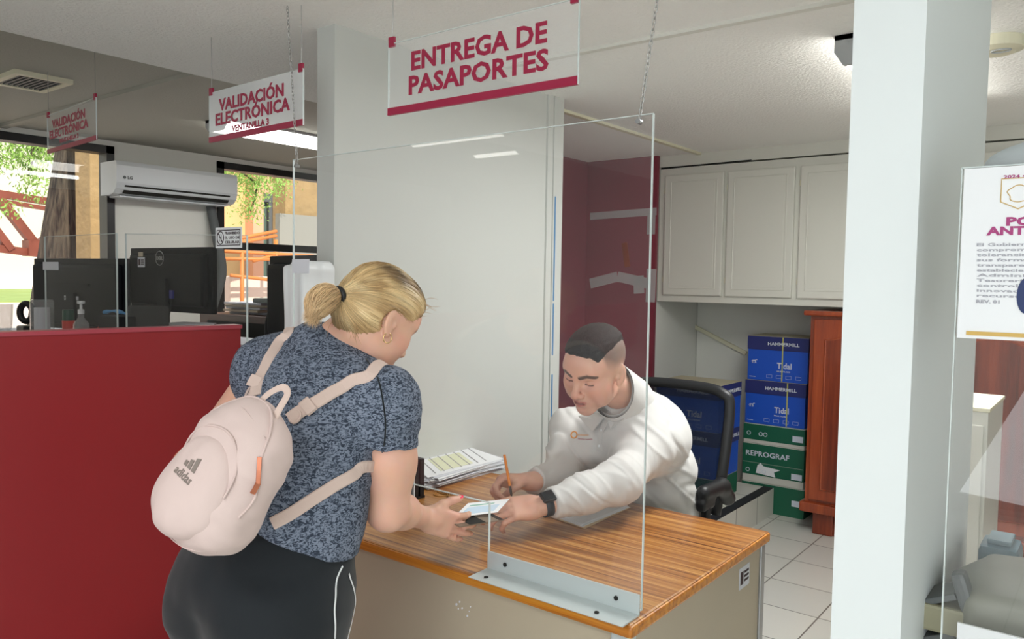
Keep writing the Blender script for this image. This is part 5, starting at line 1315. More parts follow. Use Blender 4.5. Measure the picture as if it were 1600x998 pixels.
slvL = shL + (elL - shL) * .02
# open hems: hollow sleeve ends and collar
dr_ = (elR - shR) / np.linalg.norm(elR - shR); dl_ = (elL - shL) / np.linalg.norm(elL - shL)
def sleeve_cut(a, d, r): return Cone(a - d * .02, a + d * .10, r, r)
sh2 = Sdf(); sh2.grp(sh, .0001)
nd = (HC - c7) / np.linalg.norm(HC - c7)
sh2.cut(Cone(c7 + nd * .115, c7 + nd * .4, .082, .2), .006)
hem_n = D(-.36, -.10, -.93); sh2.isect(Half(P(500, 862, 1.56), hem_n), .006)
def shirt_folds(p):
    q = p - P(480, 750, 1.6); a = q @ D(.5, 0, -.85); b = q @ D(.85, 0, .5)
    f = .0035 * _n3(np.stack([a * 9, b * 26, q[:, 1] * 9], 1), 1.0, 5) + .0022 * _n3(np.stack([a * 40, b * 14, q[:, 1] * 14], 1), 1.0, 9)
    r = q - (shR - P(480, 750, 1.6)); g = gauss(np.linalg.norm(r + ZH * .08 + RH * .05, axis=1), .10)
    return f + g * .004 * np.sin((r @ D(.6, 0, .8)) * 170)
sh2.disp = shirt_folds
lo = P(250, 920, 1.7) - .2; lo[2] = .78; lo[0] = -1.85; lo[1] = .70; hi = np.array([-.98, 1.50, 1.42])
sdf_object('shirt', sh2, lo, hi, .0045, M['speckle'], WOM)
# dark seam tubes on the raglan sleeve and hem
def on_surf(sd, px, off=.0, t0=1.0): return np.array([sd.hit(x, y, off, t0) for x, y in px])
seam = on_surf(sh2, [(572, 560), (590, 590), (598, 625), (602, 660), (600, 695), (592, 722)], .0008)
o = MB().tube(spline(seam, 5), .0018, 6).build('seam', M['pants'], WOM, smooth=True)
# trousers: hips and legs down to the floor
pt = Sdf()
pel = P(416, 905, 1.66)
pt.u(Ell(pel + Wd(0, 0, .0), (.212, .168, .14)), .03)
pt.u(Ell(pel + Wd(-.085, -.045, -.06), (.115, .12, .14)), .04); pt.u(Ell(pel + Wd(.085, -.045, -.06), (.115, .12, .14)), .04)
pt.u(Ell(pel + Wd(.02, .02, .10), (.175, .135, .10)), .05)
for s_ in (-1, 1):
    hipj = pel + Wd(s_ * .095, 0, -.08); kn = np.array([hipj[0] + s_ * .01, hipj[1] + .035, .47]); an = np.array([kn[0] + s_ * .005, kn[1] - .035, .09])
    pt.u(Cone(hipj, kn, .105, .068), .04); pt.u(Cone(kn, an, .068, .052), .03)
pt.isect(Half(P(480, 805, 1.6), D(-.25, .0, .97)), .01)
pt.disp = lambda p: .0035 * _n3(p, np.array([9., 9., 30.]), 21) + .002 * _n3(p, np.array([24., 24., 12.]), 22)
sdf_object('trousers', pt, (pel[0] - .26, pel[1] - .24, .05), (pel[0] + .26, pel[1] + .24, 1.06), .006, M['pants'], WOM)
for k, pxs in enumerate(([(535, 884), (526, 905), (524, 935), (523, 965), (523, 1000), (524, 1040)], [(545, 896), (551, 915), (555, 940), (556, 970), (556, 1000), (555, 1040)])):
    pts = on_surf(pt, pxs, .0006); pts = pt.project(spline(pts, 6), .0012, 2); nn = pt.grad(pts, .004)
    q = MB(); ribbon(q, pts, nn, .0042, .001); q.build('white_piping', M['whitepl'], WOM, smooth=True)
for s_ in (-1, 1):
    an = np.array([pel[0] + s_ * .11, pel[1] + .0, 0])
    sd = Sdf().u(Ell(an + Wd(0, .06, .035), (.048, .13, .042)), .01).u(Ell(an + Wd(0, -.01, .06), (.043, .06, .06)), .02).isect(Half(an + Wd(0, 0, .002), (0, 0, -1)), .004)
    sdf_object('shoe', sd, an - .2, an + Wd(.2, .25, .2), .008, M['shoe'], WOM)

# hair
cap = Sdf()
def HE(p, r, Rl=None): return Ell(HW(p), np.array(r) * HS, HR if Rl is None else Rl @ HR)
cap.u(HE((0, -.018, .040), (.082, .100, .089)), .02).u(HE((0, -.045, -.010), (.073, .070, .072)), .03).u(HE((0, .030, .060), (.070, .066, .060)), .03)
tie = P(531, 461, 1.700)
cap.u(Cone(HW((0, -.085, .01)), tie, .032, .013), .02)
face = Half(HW((0, .070, .045)), (HR.T @ np.array([0, 1.0, -.55])))
cap.isect(face, .02)
for s_ in (-1, 1):
    cap.cut(HE((s_ * .085, .000, -.010), (.030, .032, .036)), .008)
    cap.cut(HE((s_ * .075, .058, -.055), (.05, .050, .062)), .010)
cap.cut(HE((0, .06, -.12), (.10, .09, .075)), .01); cap.cut(HE((0, -.05, -.125), (.12, .10, .045)), .01)
ROOT = cap.hit(620, 427)
def hair_mat():
    m, n, l, b = new_mat('blonde_hair'); at = n.new('ShaderNodeAttribute'); at.attribute_name = 'tone'; l.new(at.outputs['Color'], b.inputs['Base Color'])
    b.inputs['Roughness'].default_value = .42; b.inputs['Specular IOR Level'].default_value = .45; return m
M['hair'] = hair_mat()
def hair_tone(V, seed=0):
    q = (V - HC) @ HR.T / HS
    n1 = (_n3(q, np.array([60., 14., 60.]), 3) + 1) / 2
    c = np.tile(L3((206, 172, 122)), (len(V), 1)); c = blend(c, L3((236, 212, 164)), np.clip(n1 * 1.3 - .35, 0, 1)); c = blend(c, L3((150, 116, 78)), np.clip(.5 - n1, 0, 1) * 1.2)
    root = gauss(np.linalg.norm((q - np.array([.010, .040, .118])) / np.array([1.5, 1.1, 1.0]), axis=1), .040)
    c = blend(c, L3((84, 66, 50)), np.clip(root * 1.1, 0, .85))
    rp_ = ROOT; rd = V - rp_; al = rd @ D(-.6, -.2, .5); c = blend(c, L3((72, 58, 46)), np.clip(1.5 * gauss(np.sqrt((al / 2.0) ** 2 + np.maximum((rd * rd).sum(1) - al ** 2, 0)), .020), 0, .92) * (.6 + .4 * n1))
    nape = gauss(np.linalg.norm((q - np.array([0, -.07, -.075])), axis=1), .035)
    return blend(c, L3((120, 92, 64)), np.clip(nape, 0, .6))
hobj = sdf_object('hair', cap, HC - .2, HC + .2, .004, M['hair'], WOM, hair_tone)
# strands combed back to the tie, and the short ponytail
def strands():
    V, F = cap.mesh(HC - .2, HC + .2, .006); q = (V - HC) @ HR.T / HS
    rs = np.random.RandomState(5); sel = V[rs.choice(len(V), 1500)]
    vs, fs, cs = [], [], []
    K = 14
    T = np.linspace(0, 1, K)[:, None]
    starts = sel; paths = []
    axis_pt = tie
    pts = np.zeros((len(starts), K, 3))
    for k in range(K):
        t = T[k, 0]; lin_ = starts * (1 - t) + tie * t
        cdir = lin_ - HC; cdir /= np.linalg.norm(cdir, axis=1, keepdims=True)
        r0 = np.linalg.norm(starts - HC, axis=1, keepdims=True); r1 = np.linalg.norm(tie - HC)
        pts[:, k] = HC + cdir * (r0 * (1 - t) + r1 * t)
    flat = pts[:, :].reshape(-1, 3); off = np.repeat(rs.uniform(.0002, .0022, len(starts)), K)
    for _ in range(4): flat = flat - cap.grad(flat) * (cap(flat) - off)[:, None]
    pts = flat.reshape(-1, K, 3); tp = np.linspace(0, 1, K) ** 3
    pts = pts * (1 - tp[None, :, None]) + (tie + rs.normal(0, .004, (len(starts), 1, 3))) * tp[None, :, None]
    return pts
def add_strands(vs, fs, cs, pts, r, tone, n=3):
    for i, p in enumerate(pts):
        K = len(p); t = np.gradient(p, axis=0); t /= np.linalg.norm(t, axis=1, keepdims=True) + 1e-9
        x = np.cross(t, np.array([.3, .5, .8])); x /= np.linalg.norm(x, axis=1, keepdims=True); y = np.cross(t, x); b = len(vs)
        taper = np.sin(np.linspace(.35, math.pi - .12, K))
        for k in range(K):
            for j in range(n):
                a = 2 * math.pi * j / n; vs.append(p[k] + (x[k] * math.cos(a) + y[k] * math.sin(a)) * r * taper[k]); cs.append(tone[i][k] if np.ndim(tone[i]) > 1 else tone[i])
        for k in range(K - 1):
            for j in range(n): fs.append((b + k * n + j, b + k * n + (j + 1) % n, b + (k + 1) * n + (j + 1) % n, b + (k + 1) * n + j))
def strand_object(name, pts_list, r, tones, m, parent):
    vs, fs, cs = [], [], []; add_strands(vs, fs, cs, pts_list, r, tones)
    me = bpy.data.meshes.new(name); me.from_pydata([tuple(v) for v in np.array(vs) - world_org(parent)], [], fs)
    at = me.color_attributes.new('tone', 'FLOAT_COLOR', 'POINT'); at.data.foreach_set('color', np.concatenate([np.array(cs), np.ones((len(cs), 1))], 1).astype(np.float32).ravel())
    return link(name, me, m, parent, True)
sp_ = strands(); tn = hair_tone(sp_.reshape(-1, 3)).reshape(len(sp_), -1, 3); rs = np.random.RandomState(8); tn = tn * rs.uniform(.72, 1.22, (len(tn), 1, 1))
so_ = strand_object('combed_strands', sp_, .00085, np.clip(tn, 0, 1), M['hair'], hobj)
td0 = P(512, 466, 1.675) - tie; td0 /= np.linalg.norm(td0)
pts = []; rs = np.random.RandomState(3)
for i in range(2600):
    a = rs.normal(0, 1, 3); a *= min(1, 1.9 / np.linalg.norm(a)) * .0085; e = P(492, 486, 1.65) + a * 1.15 + rs.normal(0, .0012, 3)
    m1 = P(510, 464, 1.675) + a * .9; e2 = e + D(-.35 + rs.normal(0, .25), -.1, -.9) * rs.uniform(.002, .022)
    pts.append(spline([tie + a * .5, tie + td0 * .012 + a * .6, m1 + a, (m1 + e) / 2 + D(-.5, 0, .4) * .004 + a * .9, e, e2], 3))
tn = np.tile(L3((246, 212, 164)), (2600, 1)) * rs.uniform(.75, 1.12, (2600, 1)); k = rs.rand(2600) < .12; tn[k] = L3((160, 126, 88))
core = Sdf().chain([tie, P(514, 466, 1.675), P(500, 480, 1.655), P(494, 496, 1.65)], [.010, .017, .018, .007], .01)
sdf_object('ponytail_core', core, P(505, 480, 1.67) - .09, P(505, 480, 1.67) + .09, .003, M['hair'], hobj, hair_tone)
strand_object('ponytail', np.array(pts), .0005, np.clip(tn, 0, 1), M['hair'], hobj)
pts = []
for i in range(60):   # loose wisps at nape and forehead
    if i < 40: s0 = HW((rs.uniform(-.05, .06), -.075 + rs.uniform(-.01, .02), -.05 + rs.uniform(-.02, .01))); e = s0 + D(rs.uniform(-.3, .4), -.2, -.9) * rs.uniform(.02, .05) + rs.normal(0, .006, 3)
    else: s0 = HW((rs.uniform(0, .06), .06, .08 + rs.uniform(-.03, .02))); e = s0 + D(.9, 0, rs.uniform(-.6, .2)) * rs.uniform(.015, .04)
    pts.append(spline([s0, (s0 + e) / 2 + rs.normal(0, .004, 3), e], 4))
strand_object('loose_wisps', np.array(pts), .0005, np.tile(L3((190, 150, 104)), (60, 1)), M['hair'], hobj)
td = P(512, 466, 1.675) - tie; td /= np.linalg.norm(td); RT = frame_from(td, ZH)
MB().tube([tie + td * .002 + RT[0] * .0150 * math.cos(a) + RT[2] * .0150 * math.sin(a) for a in np.linspace(0, 2 * math.pi, 21)[:-1]], .0065, 8, closed=True).build('hair_tie', M['blackplastic'], WOM, smooth=True)
ec = HW((.080, .004, -.044)); MB().tube([ec + HR[1] * .011 * math.cos(a) + HR[2] * .011 * math.sin(a) for a in np.linspace(0, 2 * math.pi, 25)[:-1]], .0012, 6, closed=True).build('hoop_earring', mat('gold', (226, 196, 140), .25, metal=.9), WOM, smooth=True)

# ------------------------------------------------------------------ the backpack (held by the woman: a thing of its own)
BC = P(358, 735, 1.41); BN = D(-.42, -.83, .30); BU = D(.40, .18, .90); BR_ = frame_from(BU, BN)   # rows: x, y(up), z(outward)
BR_ = np.array([np.cross(BU, BN) / np.linalg.norm(np.cross(BU, BN)), BU, BN]); BR_[2] = np.cross(BR_[0], BR_[1])
def BW(p): return BC + np.array(p, float) @ BR_
bp_ = thing('backpack', 'small pale pink backpack worn on the woman\'s back', 'backpack', BC + np.array([0, 0, -.15]))
bag = Sdf()
bag.u(Box(BW((0, -.020, 0)), (.089, .106, .052), .045, BR_), .02).u(Ell(BW((.004, .045, -.002)), (.084, .095, .052), BR_), .05)
bag.u(Ell(BW((-.004, -.068, .01)), (.097, .072, .060), BR_), .04)
bag.disp = lambda p: (.0055 * _n3((p - BC) @ BR_.T, np.array([16., 9., 16.]), 31)) + .0028 * _n3((p - BC) @ BR_.T, np.array([30., 50., 30.]), 32)
sdf_object('main_compartment', bag, BC - .24, BC + .24, .0045, M['packfab'], bp_)
pk = Sdf()
pk.u(Ell(BW((-.008, -.035, .050)), (.074, .088, .034), BR_), .02).u(Ell(BW((-.010, -.072, .052)), (.074, .054, .032), BR_), .03)
pk.disp = lambda p: .0045 * _n3((p - BC) @ BR_.T, np.array([18., 10., 18.]), 33) + .0024 * _n3((p - BC) @ BR_.T, np.array([50., 24., 30.]), 34)
pko = sdf_object('front_pocket', pk, BC - .22, BC + .22, .004, M['packfab'], bp_)
allb = Sdf().grp(bag, .004).grp(pk, .004)
def on_bag(u, v, off=.0):      # (u, v) on the bag front -> surface point
    for _k in range(12):
        p = BW((u, v, .2)); d = -BR_[2]; t = 0
        for _ in range(60):
            s_ = allb((p + d * t)[None])[0] - off
            if s_ < 2e-4: return p + d * t
            t += .7 * s_
            if t > .24: break
        u *= .965; v *= .965
    return p + d * .2
def bag_line(name, uv, r, m, parent=bp_, off=.0006, n=5):
    pts = spline([on_bag(u, v, off) for u, v in uv], n); return MB().tube(pts, r, 6).build(name, m, parent, smooth=True)
zipm = cloth_mat('zip_tape', (206, 184, 178), .3, 500)
bag_line('pocket_zip', [(-.085, -.005), (-.07, .035), (-.035, .062), (.008, .068), (.045, .052), (.068, .015), (.072, -.03)], .0022, zipm)
bag_line('main_zip', [(-.096, .03), (-.088, .075), (-.060, .118), (-.02, .135), (.03, .130), (.068, .10), (.090, .05), (.098, -.01), (.098, -.05)], .0026, zipm)
bag_line('seam', [(-.075, .10), (0, .112), (.075, .085)], .0012, zipm); bag_line('seam', [(-.1, -.11), (-.05, -.135), (.02, -.14), (.08, -.12)], .0012, zipm)
def zip_pull(u, v, du, dv, L, w, name='zip_pull'):
    a = on_bag(u, v, .002); b = on_bag(u + du * L, v + dv * L, .003); nn = allb.grad(np.array([a, b]))
    t = thing_part = MB(); ribbon(t, spline([a, (a + b) / 2 + nn[0] * .001, b], 3), np.array([nn[0]] * 7), w, .0022); return t.build(name, M['rosegold'], bp_)
zip_pull(.088, .056, .25, -1, .042, .008); zip_pull(.098, .015, -.1, -1, .02, .010); zip_pull(-.090, .000, -.0, -1, .02, .009)
t_ = MB(); a = on_bag(-.091, -.022, .002); b = on_bag(-.088, -.085, .003); nn = allb.grad(np.array([a, b])); ribbon(t_, spline([a, (a + b) / 2, b], 3), np.array([nn[0]] * 7), .009, .002); t_.build('pull_tab', M['packstrap'], bp_)
# logo: three slanted bars over the word
def bag_decal(q, V2, fs):
    vs = [on_bag(u, v, .0006) for u, v, d in V2]; nn = allb.grad(np.array(vs)); q.add([p + n_ * d for p, n_, d in zip(vs, nn, V2[:, 2])], fs)
q = MB(); lc = (-.004, -.012)
ca, sa = math.cos(math.radians(-8)), math.sin(math.radians(-8))
def lr(V): V = V.copy(); x, y = V[:, 0].copy(), V[:, 1].copy(); V[:, 0] = lc[0] + x * ca - y * sa; V[:, 1] = lc[1] + x * sa + y * ca; return V
for i, h_ in enumerate((.009, .016, .024)):
    x0 = -.016 + i * .0115; V2 = np.array([(x0, 0, 0), (x0 + .0085, 0, 0), (x0 + .0085 - h_ * .35, h_, 0), (x0 - h_ * .35 + .001, h_ * .86, 0)]); V2 = np.concatenate([V2, V2 + [0, 0, .0008]]); bag_decal(q, lr(V2), [(3, 2, 1, 0), (4, 5, 6, 7), (0, 1, 5, 4), (1, 2, 6, 5), (2, 3, 7, 6), (3, 0, 4, 7)])
v_, f_ = text_mesh('adidas', .02, .0004, .0004); v_[:, 0] -= v_[:, 0].mean(); v_[:, 0] *= .046 / (v_[:, 0].max() - v_[:, 0].min()); v_[:, 1] -= .019
bag_decal(q, lr(v_), f_); q.build('logo', M['greige'], bp_)
# straps over the back
ball = Sdf().grp(sh2, .001).grp(bag, .004)
def strap(name, px, w, off=.003, parent=bp_, m='packstrap', th=.0022, n=6, more=()):
    pts = spline([ball.hit(x, y, off) for x, y in px] + [ball.project(np.array(k_)[None], off, 5)[0] for k_ in more], n); pts = ball.project(pts, off, 2); nn = ball.grad(pts, .012); vc = CAM - pts; vc /= np.linalg.norm(vc, axis=1, keepdims=True); nn = nn + vc * .9; nn /= np.linalg.norm(nn, axis=1, keepdims=True); pts = pts + vc * .003; q = MB(); ribbon(q, pts, nn, w, th); return q.build(name, M[m], parent, smooth=False)
strap('shoulder_strap', [(398, 618), (402, 598), (413, 574), (424, 552), (437, 532), (450, 519)], .028, more=(P(462, 512, 1.93), P(470, 530, 2.02)))
strap('shoulder_strap', [(452, 655), (468, 643), (492, 629), (520, 612), (552, 593), (580, 582)], .027, more=(P(600, 578, 1.72), P(612, 600, 1.80)))
strap('lower_strap', [(425, 818), (455, 802), (490, 779), (525, 757), (555, 740), (572, 729)], .025, more=(P(588, 715, 1.72),))
strap('slider_buckle', [(394, 604), (403, 588)], .034, .007, th=.004); strap('slider_buckle', [(474, 640), (488, 629)], .034, .007, th=.004)
def ringat(px, r, nm='strap_ring'):
    c = ball.hit(*px, .006); n_ = ball.grad(c[None], .01)[0]; R = frame_from(n_, ZH); MB().tube([c + R[0] * r * .9 * math.cos(a) + R[2] * r * math.sin(a) for a in np.linspace(0, 2 * math.pi, 17)[:-1]], .003, 6, closed=True).build(nm, M['packstrap'], bp_, smooth=True)
ringat((388, 614), .013); ringat((461, 650), .013)
# top handle loop
h0, h1 = on_bag(.005, .145, 0), on_bag(.05, .135, 0)
top_ = BW((.055, .195, -.01)); top2 = BW((.075, .185, -.01))
pts = spline([BW((-.012, .118, .0)), BW((.000, .150, -.002)), BW((.016, .172, -.01)), BW((.034, .166, -.01)), BW((.042, .138, .0)), BW((.046, .110, .005))], 6)
q = MB(); ribbon(q, pts, np.array([BR_[2] * .5 + np.cross(BR_[2], (pts[min(i + 1, len(pts) - 1)] - pts[max(i - 1, 0)])) * 8 for i in range(len(pts))]), .014, .002); q.build('top_handle', M['packstrap'], bp_)

# ------------------------------------------------------------------ the clerk
MC = P(930, 574, 2.42); MF = D(-.62, -.70, -.42); MU = D(-.10, -.32, .93)
mh, MW, MR = head_sdf(MC, MF, MU, 1.05, 1.06, mouth_open=.0035)
msL, msR = P(1032, 680, 2.66), P(893, 672, 2.80)
meL, mwL = P(968, 754, 2.40), P(850, 789, 2.27)
meR, mwR = P(873, 742, 2.60), P(829, 752, 2.44)
mn = P(985, 622, 2.62)
mb_ = Sdf(); mb_.grp(mh, .012)
mb_.u(Cone(MW((0, -.03, -.055)), mn, .060, .064), .03); mb_.u(Cone(mn, (msL + msR) / 2 - ZH * .06, .062, .085), .05); mb_.u(Cone(msL, msR, .05, .05), .05)
aL = Sdf().chain([msL, meL, (meL + mwL) / 2, mwL], [.048, .040, .037, .027], .02)
LDf = D(-.92, -.28, -.04)
hdL, tipsL, thLm, LW_, LR_ = hand_sdf(mwL + LDf * .014, LDf, D(-.15, -.62, .77), 1, [(12, 34, 30), (16, 38, 32), (22, 42, 34), (30, 46, 36)],
    thumb=((.022, .018, -.006), (.040, .044, -.020), (.036, .072, -.034), (.022, .096, -.044)), sc=1.02)
aL.grp(hdL, .02)
aR = Sdf().chain([msR, meR, mwR], [.048, .042, .027], .02)
RDf = D(-.80, -.25, .10)
hdR, tipsR, thRm, RW_, RR_h = hand_sdf(mwR + RDf * .012, RDf, D(-.05, .55, .83), -1, [(48, 62, 34), (58, 66, 36), (64, 70, 38), (68, 72, 40)],
    thumb=((.020, .018, -.008), (.034, .042, -.026), (.022, .066, -.044), (.004, .080, -.052)), sc=1.0)
aR.grp(hdR, .02)
mb_.grp(aL, .02); mb_.grp(aR, .02)
MAN = thing('person', 'dark haired man in a white shirt seated behind the wooden desk handing over papers', 'person', (-1.25, 2.7, 0))
sk_m = L3((232, 180, 156))
def tone_m(V):
    c = np.tile(sk_m, (len(V), 1)); q = ((V - MC) @ MR.T) / 1.05 / np.array([1.06, 1, 1]); inh = (np.linalg.norm(q, axis=1) < .17) * 1.0
    beard = np.clip((-.028 - q[:, 2]) / .03, 0, 1) * np.clip((q[:, 1] + .01) / .03, 0, 1); c = blend(c, L3((186, 146, 132)), inh * beard * .45)
    c = blend(c, L3((220, 146, 128)), .55 * inh * (gauss(segd(q, (.045, .06, -.03), (.05, .05, -.03)), .025) + gauss(segd(q, (-.045, .06, -.03), (-.05, .05, -.03)), .025) + gauss(np.linalg.norm(q - np.array([0, .112, -.03]), axis=1), .016)))
    # short sides fading into skin, dark top
    ear = gauss(np.minimum(np.linalg.norm(q - np.array([.08, -.01, 0]), axis=1), np.linalg.norm(q - np.array([-.08, -.01, 0]), axis=1)), .03)
    hl = .072 - .35 * np.clip(np.abs(q[:, 0]) - .045, 0, 1)              # hairline height at the forehead
    front = np.clip((q[:, 1] - .055) / .02, 0, 1)
    side = np.clip((q[:, 2] + .010 - np.clip(q[:, 1], -1, .05) * .9) / .05, 0, 1) * np.clip((.050 - q[:, 1]) / .012, 0, 1) * np.clip((np.abs(q[:, 0]) - .02) / .02, 0, 1)
    back = np.clip((-.03 - q[:, 1]) / .03, 0, 1) * np.clip((q[:, 2] + .06) / .04, 0, 1)
    c = blend(c, L3((88, 78, 72)), inh * np.clip(np.maximum(side, back), 0, 1) * .85 * (1 - ear))
    lu = np.minimum(seg2(q, (-.017, .0865, -.0632), (0, .1, -.061)), seg2(q, (.017, .0865, -.0632), (0, .1, -.061)))
    ll = np.minimum(seg2(q, (-.015, .0865, -.068), (0, .098, -.0725)), seg2(q, (.015, .0865, -.068), (0, .098, -.0725)))
    c = blend(c, L3((186, 98, 92)), inh * (q[:, 1] > .045) * np.clip((.0060 - np.minimum(lu, ll)) / .003, 0, 1) * .7)
    c = blend(c, L3((90, 40, 38)), inh * (q[:, 1] > .045) * np.clip((.0026 - seg2(q, (-.016, .094, -.0665), (.016, .094, -.0665))) / .0012, 0, 1) * .7)
    for s_ in (-1, 1):
        br = np.minimum(seg2(q, (s_ * .014, .093, .0225), (s_ * .034, .088, .0295)), seg2(q, (s_ * .034, .088, .0295), (s_ * .052, .070, .0235)))
        c = blend(c, L3((58, 44, 38)), inh * (q[:, 1] > .045) * np.clip((.0062 - br) / .002, 0, 1) * .9)
        ls = np.minimum(seg2(q, (s_ * .021, .0925, -.0035), (s_ * .032, .0915, -.0055)), seg2(q, (s_ * .032, .0915, -.0055), (s_ * .043, .0875, -.003)))
        c = blend(c, L3((60, 40, 36)), inh * (q[:, 1] > .045) * np.clip((.0028 - ls) / .001, 0, 1) * .95)
        c = blend(c, L3((200, 140, 124)), inh * (q[:, 1] > .045) * gauss(np.linalg.norm(q - np.array([s_ * .03, .085, -.014]), axis=1), .012) * .5)
    c = blend(c, L3((214, 150, 132)), .4 * (gauss(np.linalg.norm(V - tipsL[1][0], axis=1), .03) + gauss(np.linalg.norm(V - tipsR[1][0], axis=1), .03)))
    return c
allp = [MC, msL, msR, meL, mwL, meR, mwR]
lo = np.minimum.reduce(allp) - .24; hi = np.maximum.reduce(allp) + .2
sdf_object('body', mb_, lo, hi, .0032, M['skin_m'], MAN, tone_m)
for a, b, u in tipsL: nail(a, b, LR_[2], nailskin, MAN, .005, .006, .0066)
# hair: dark crop on top
class Crop:      # short hair: the head's own surface thickened inside the hairline
    def q(s, p): return ((p - MC) @ MR.T) / 1.05 / np.array([1.06, 1, 1])
    def lb(s, c): return mh.lb(c) - .03
    def __call__(s, p):
        q = s.q(p); ax = np.abs(q[:, 0])
        f1 = -((q - np.array([0, .074, .068])) @ np.array([0, .62, -.78]))
        f2 = -((ax - .066) * .85 - (q[:, 2] - .070) * .52); f3 = -((q - np.array([0, -.07, .035])) @ np.array([0, -.75, -.66]))
        S = np.clip(np.minimum(np.minimum(f1, f2), f3) / .022 + .15 * _n3(q, np.array([90., 60., 90.]), 71), 0, 1); S = S * S * (3 - 2 * S)
        return mh(p) + .004 - (.0125 + .002 * np.clip(q[:, 1] / .06, 0, 1)) * S
hc = Sdf().u(Crop(), .0001)
hc.disp = lambda p: .0016 * _n3((p - MC) @ MR.T, np.array([150., 45., 150.]), 41)
mhair = sdf_object('hair', hc, MC - .18, MC + .18, .003, mat('black_hair', (44, 40, 38), .8, bump=.8, bscale=260, spec=.2), MAN)
# shirt
ms = Sdf()
tc_ = P(1003, 735, 2.86)
ms.u(Ell(P(1014, 800, 2.98), (.215, .16, .19)), .05).u(Ell(P(1003, 735, 2.88), (.205, .155, .18)), .08).u(Ell(P(978, 688, 2.74), (.185, .135, .12)), .08)
ms.u(Cone(msL + Wd(-.04, 0, -.01), msR + Wd(.04, 0, -.01), .082, .078), .08)
ms.u(Cone(P(990, 660, 2.68), P(978, 622, 2.60), .115, .080), .08)
sl = Sdf().chain([msL, msL * .5 + meL * .5 + ZH * .004, meL + ZH * .004, (meL + mwL) / 2, mwL], [.068, .066, .062, .054, .041], .04)
sr = Sdf().chain([msR, msR * .5 + meR * .5, meR, mwR], [.068, .062, .056, .038], .03)
sl.isect(Half(mwL - (mwL - meL) / np.linalg.norm(mwL - meL) * .022, mwL - meL), .003); sr.isect(Half(mwR - (mwR - meR) / np.linalg.norm(mwR - meR) * .020, mwR - meR), .003)
ms.grp(sl, .13); ms.grp(sr, .09)
dL = (mwL - meL) / np.linalg.norm(mwL - meL); dR = (mwR - meR) / np.linalg.norm(mwR - meR)
ms.isect(Half(P(1000, 840, 2.9), (0, 0, -1)), .01)
nm = (MC - mn) / np.linalg.norm(MC - mn); ms.cut(Cone(MW((0, .005, -.005)), MW((0, .05, -.015)), .108, .100), .010)
# keep the shirt clear of the desk top
def man_folds(p):
    q = p - tc_
    a1 = (meL - msL) / np.linalg.norm(meL - msL); s1 = (p - msL) @ a1; w1 = gauss(segd(p, msL, meL), .09)
    s2 = (p - meL) @ dL; w2 = gauss(segd(p, meL, mwL), .08)
    f = w1 * .0045 * _n3(np.stack([s1 * 34, (p @ D(0, 1, 0)) * 7, (p @ D(.7, 0, .7)) * 7], 1), 1.0, 51)
    f = f + w2 * .0048 * _n3(np.stack([s2 * 38 + (p[:, 2]) * 14, (p @ D(0, 1, 0)) * 8, p[:, 2] * 9], 1), 1.0, 52)
    wt = 1 - np.clip(w1 + w2, 0, 1)
    u = q @ D(.75, 0, -.65); v = q @ D(.65, 0, .75)
    f = f + wt * (.0065 * _n3(np.stack([u * 6, v * 26, q[:, 1] * 6], 1), 1.0, 53) + .003 * _n3(np.stack([u * 30, v * 12, q[:, 1] * 8], 1), 1.0, 54))
    def cr(n, wd): return np.exp(-(n / wd) ** 2)
    f = f - .0042 * w1 * cr(_n3(np.stack([s1 * 22 + (p @ D(1, 0, 0)) * 10, (p @ D(0, 1, 0)) * 6, (p @ D(.7, 0, .7)) * 5], 1), 1.0, 61), .16)
    f = f - .0045 * w2 * cr(_n3(np.stack([s2 * 24 - p[:, 2] * 12, (p @ D(0, 1, 0)) * 6, p[:, 2] * 6], 1), 1.0, 62), .16)
    f = f - .005 * wt * cr(_n3(np.stack([u * 4, v * 20, q[:, 1] * 5], 1), 1.0, 63), .15)
    ridge = np.abs(_n3(np.stack([u * 5, v * 15, q[:, 1] * 5], 1), 1.0, 55)); f = f + .006 * np.exp(-(ridge / .12) ** 2) * (.3 + .7 * wt)
    return f
ms.disp = man_folds
lo = np.minimum.reduce([msR, meR, mwR, meL, mwL, P(1012, 800, 2.98) - .22]) - .12; lo[2] = .62; hi = np.maximum.reduce([msL, mn, P(1012, 800, 2.98) + .24]) + .12
sdf_object('shirt', ms, lo, hi, .0045, M['whiteshirt'], MAN)
# collar
ca_, cb_ = P(992, 640, 2.66), MW((0, -.045, -.078))
co = Sdf().u(Cone(ca_, cb_, .098, .079), .01)
cax = (cb_ - ca_) / np.linalg.norm(cb_ - ca_)
co2 = Sdf().grp(co, .0001)
co2.cut(Cone(ca_ - cax * .05, cb_ + cax * .05, .090, .068), .004)
fr_ = MF - cax * (MF @ cax); fr_ /= np.linalg.norm(fr_)
co2.isect(Half(cb_ - cax * .012, cax + fr_ * .35), .003)               # top edge, lower at the throat
co2.isect(Half(ca_ + cax * .018 , -cax - fr_ * .35), .003)             # folded lower edge
sx_ = np.cross(cax, fr_)
vv = Sdf().u(Ell(ca_ + fr_ * .10 + cax * .01, (.028, .06, .06), np.array([sx_, fr_, cax])), .01)
co2.cut(Ell(ca_ + fr_ * .10 + cax * .045, (.030, .06, .055), np.array([sx_, fr_, cax])), .004)
sdf_object('collar', co2, ca_ - .17, cb_ + .17, .003, M['whiteshirt'], MAN)
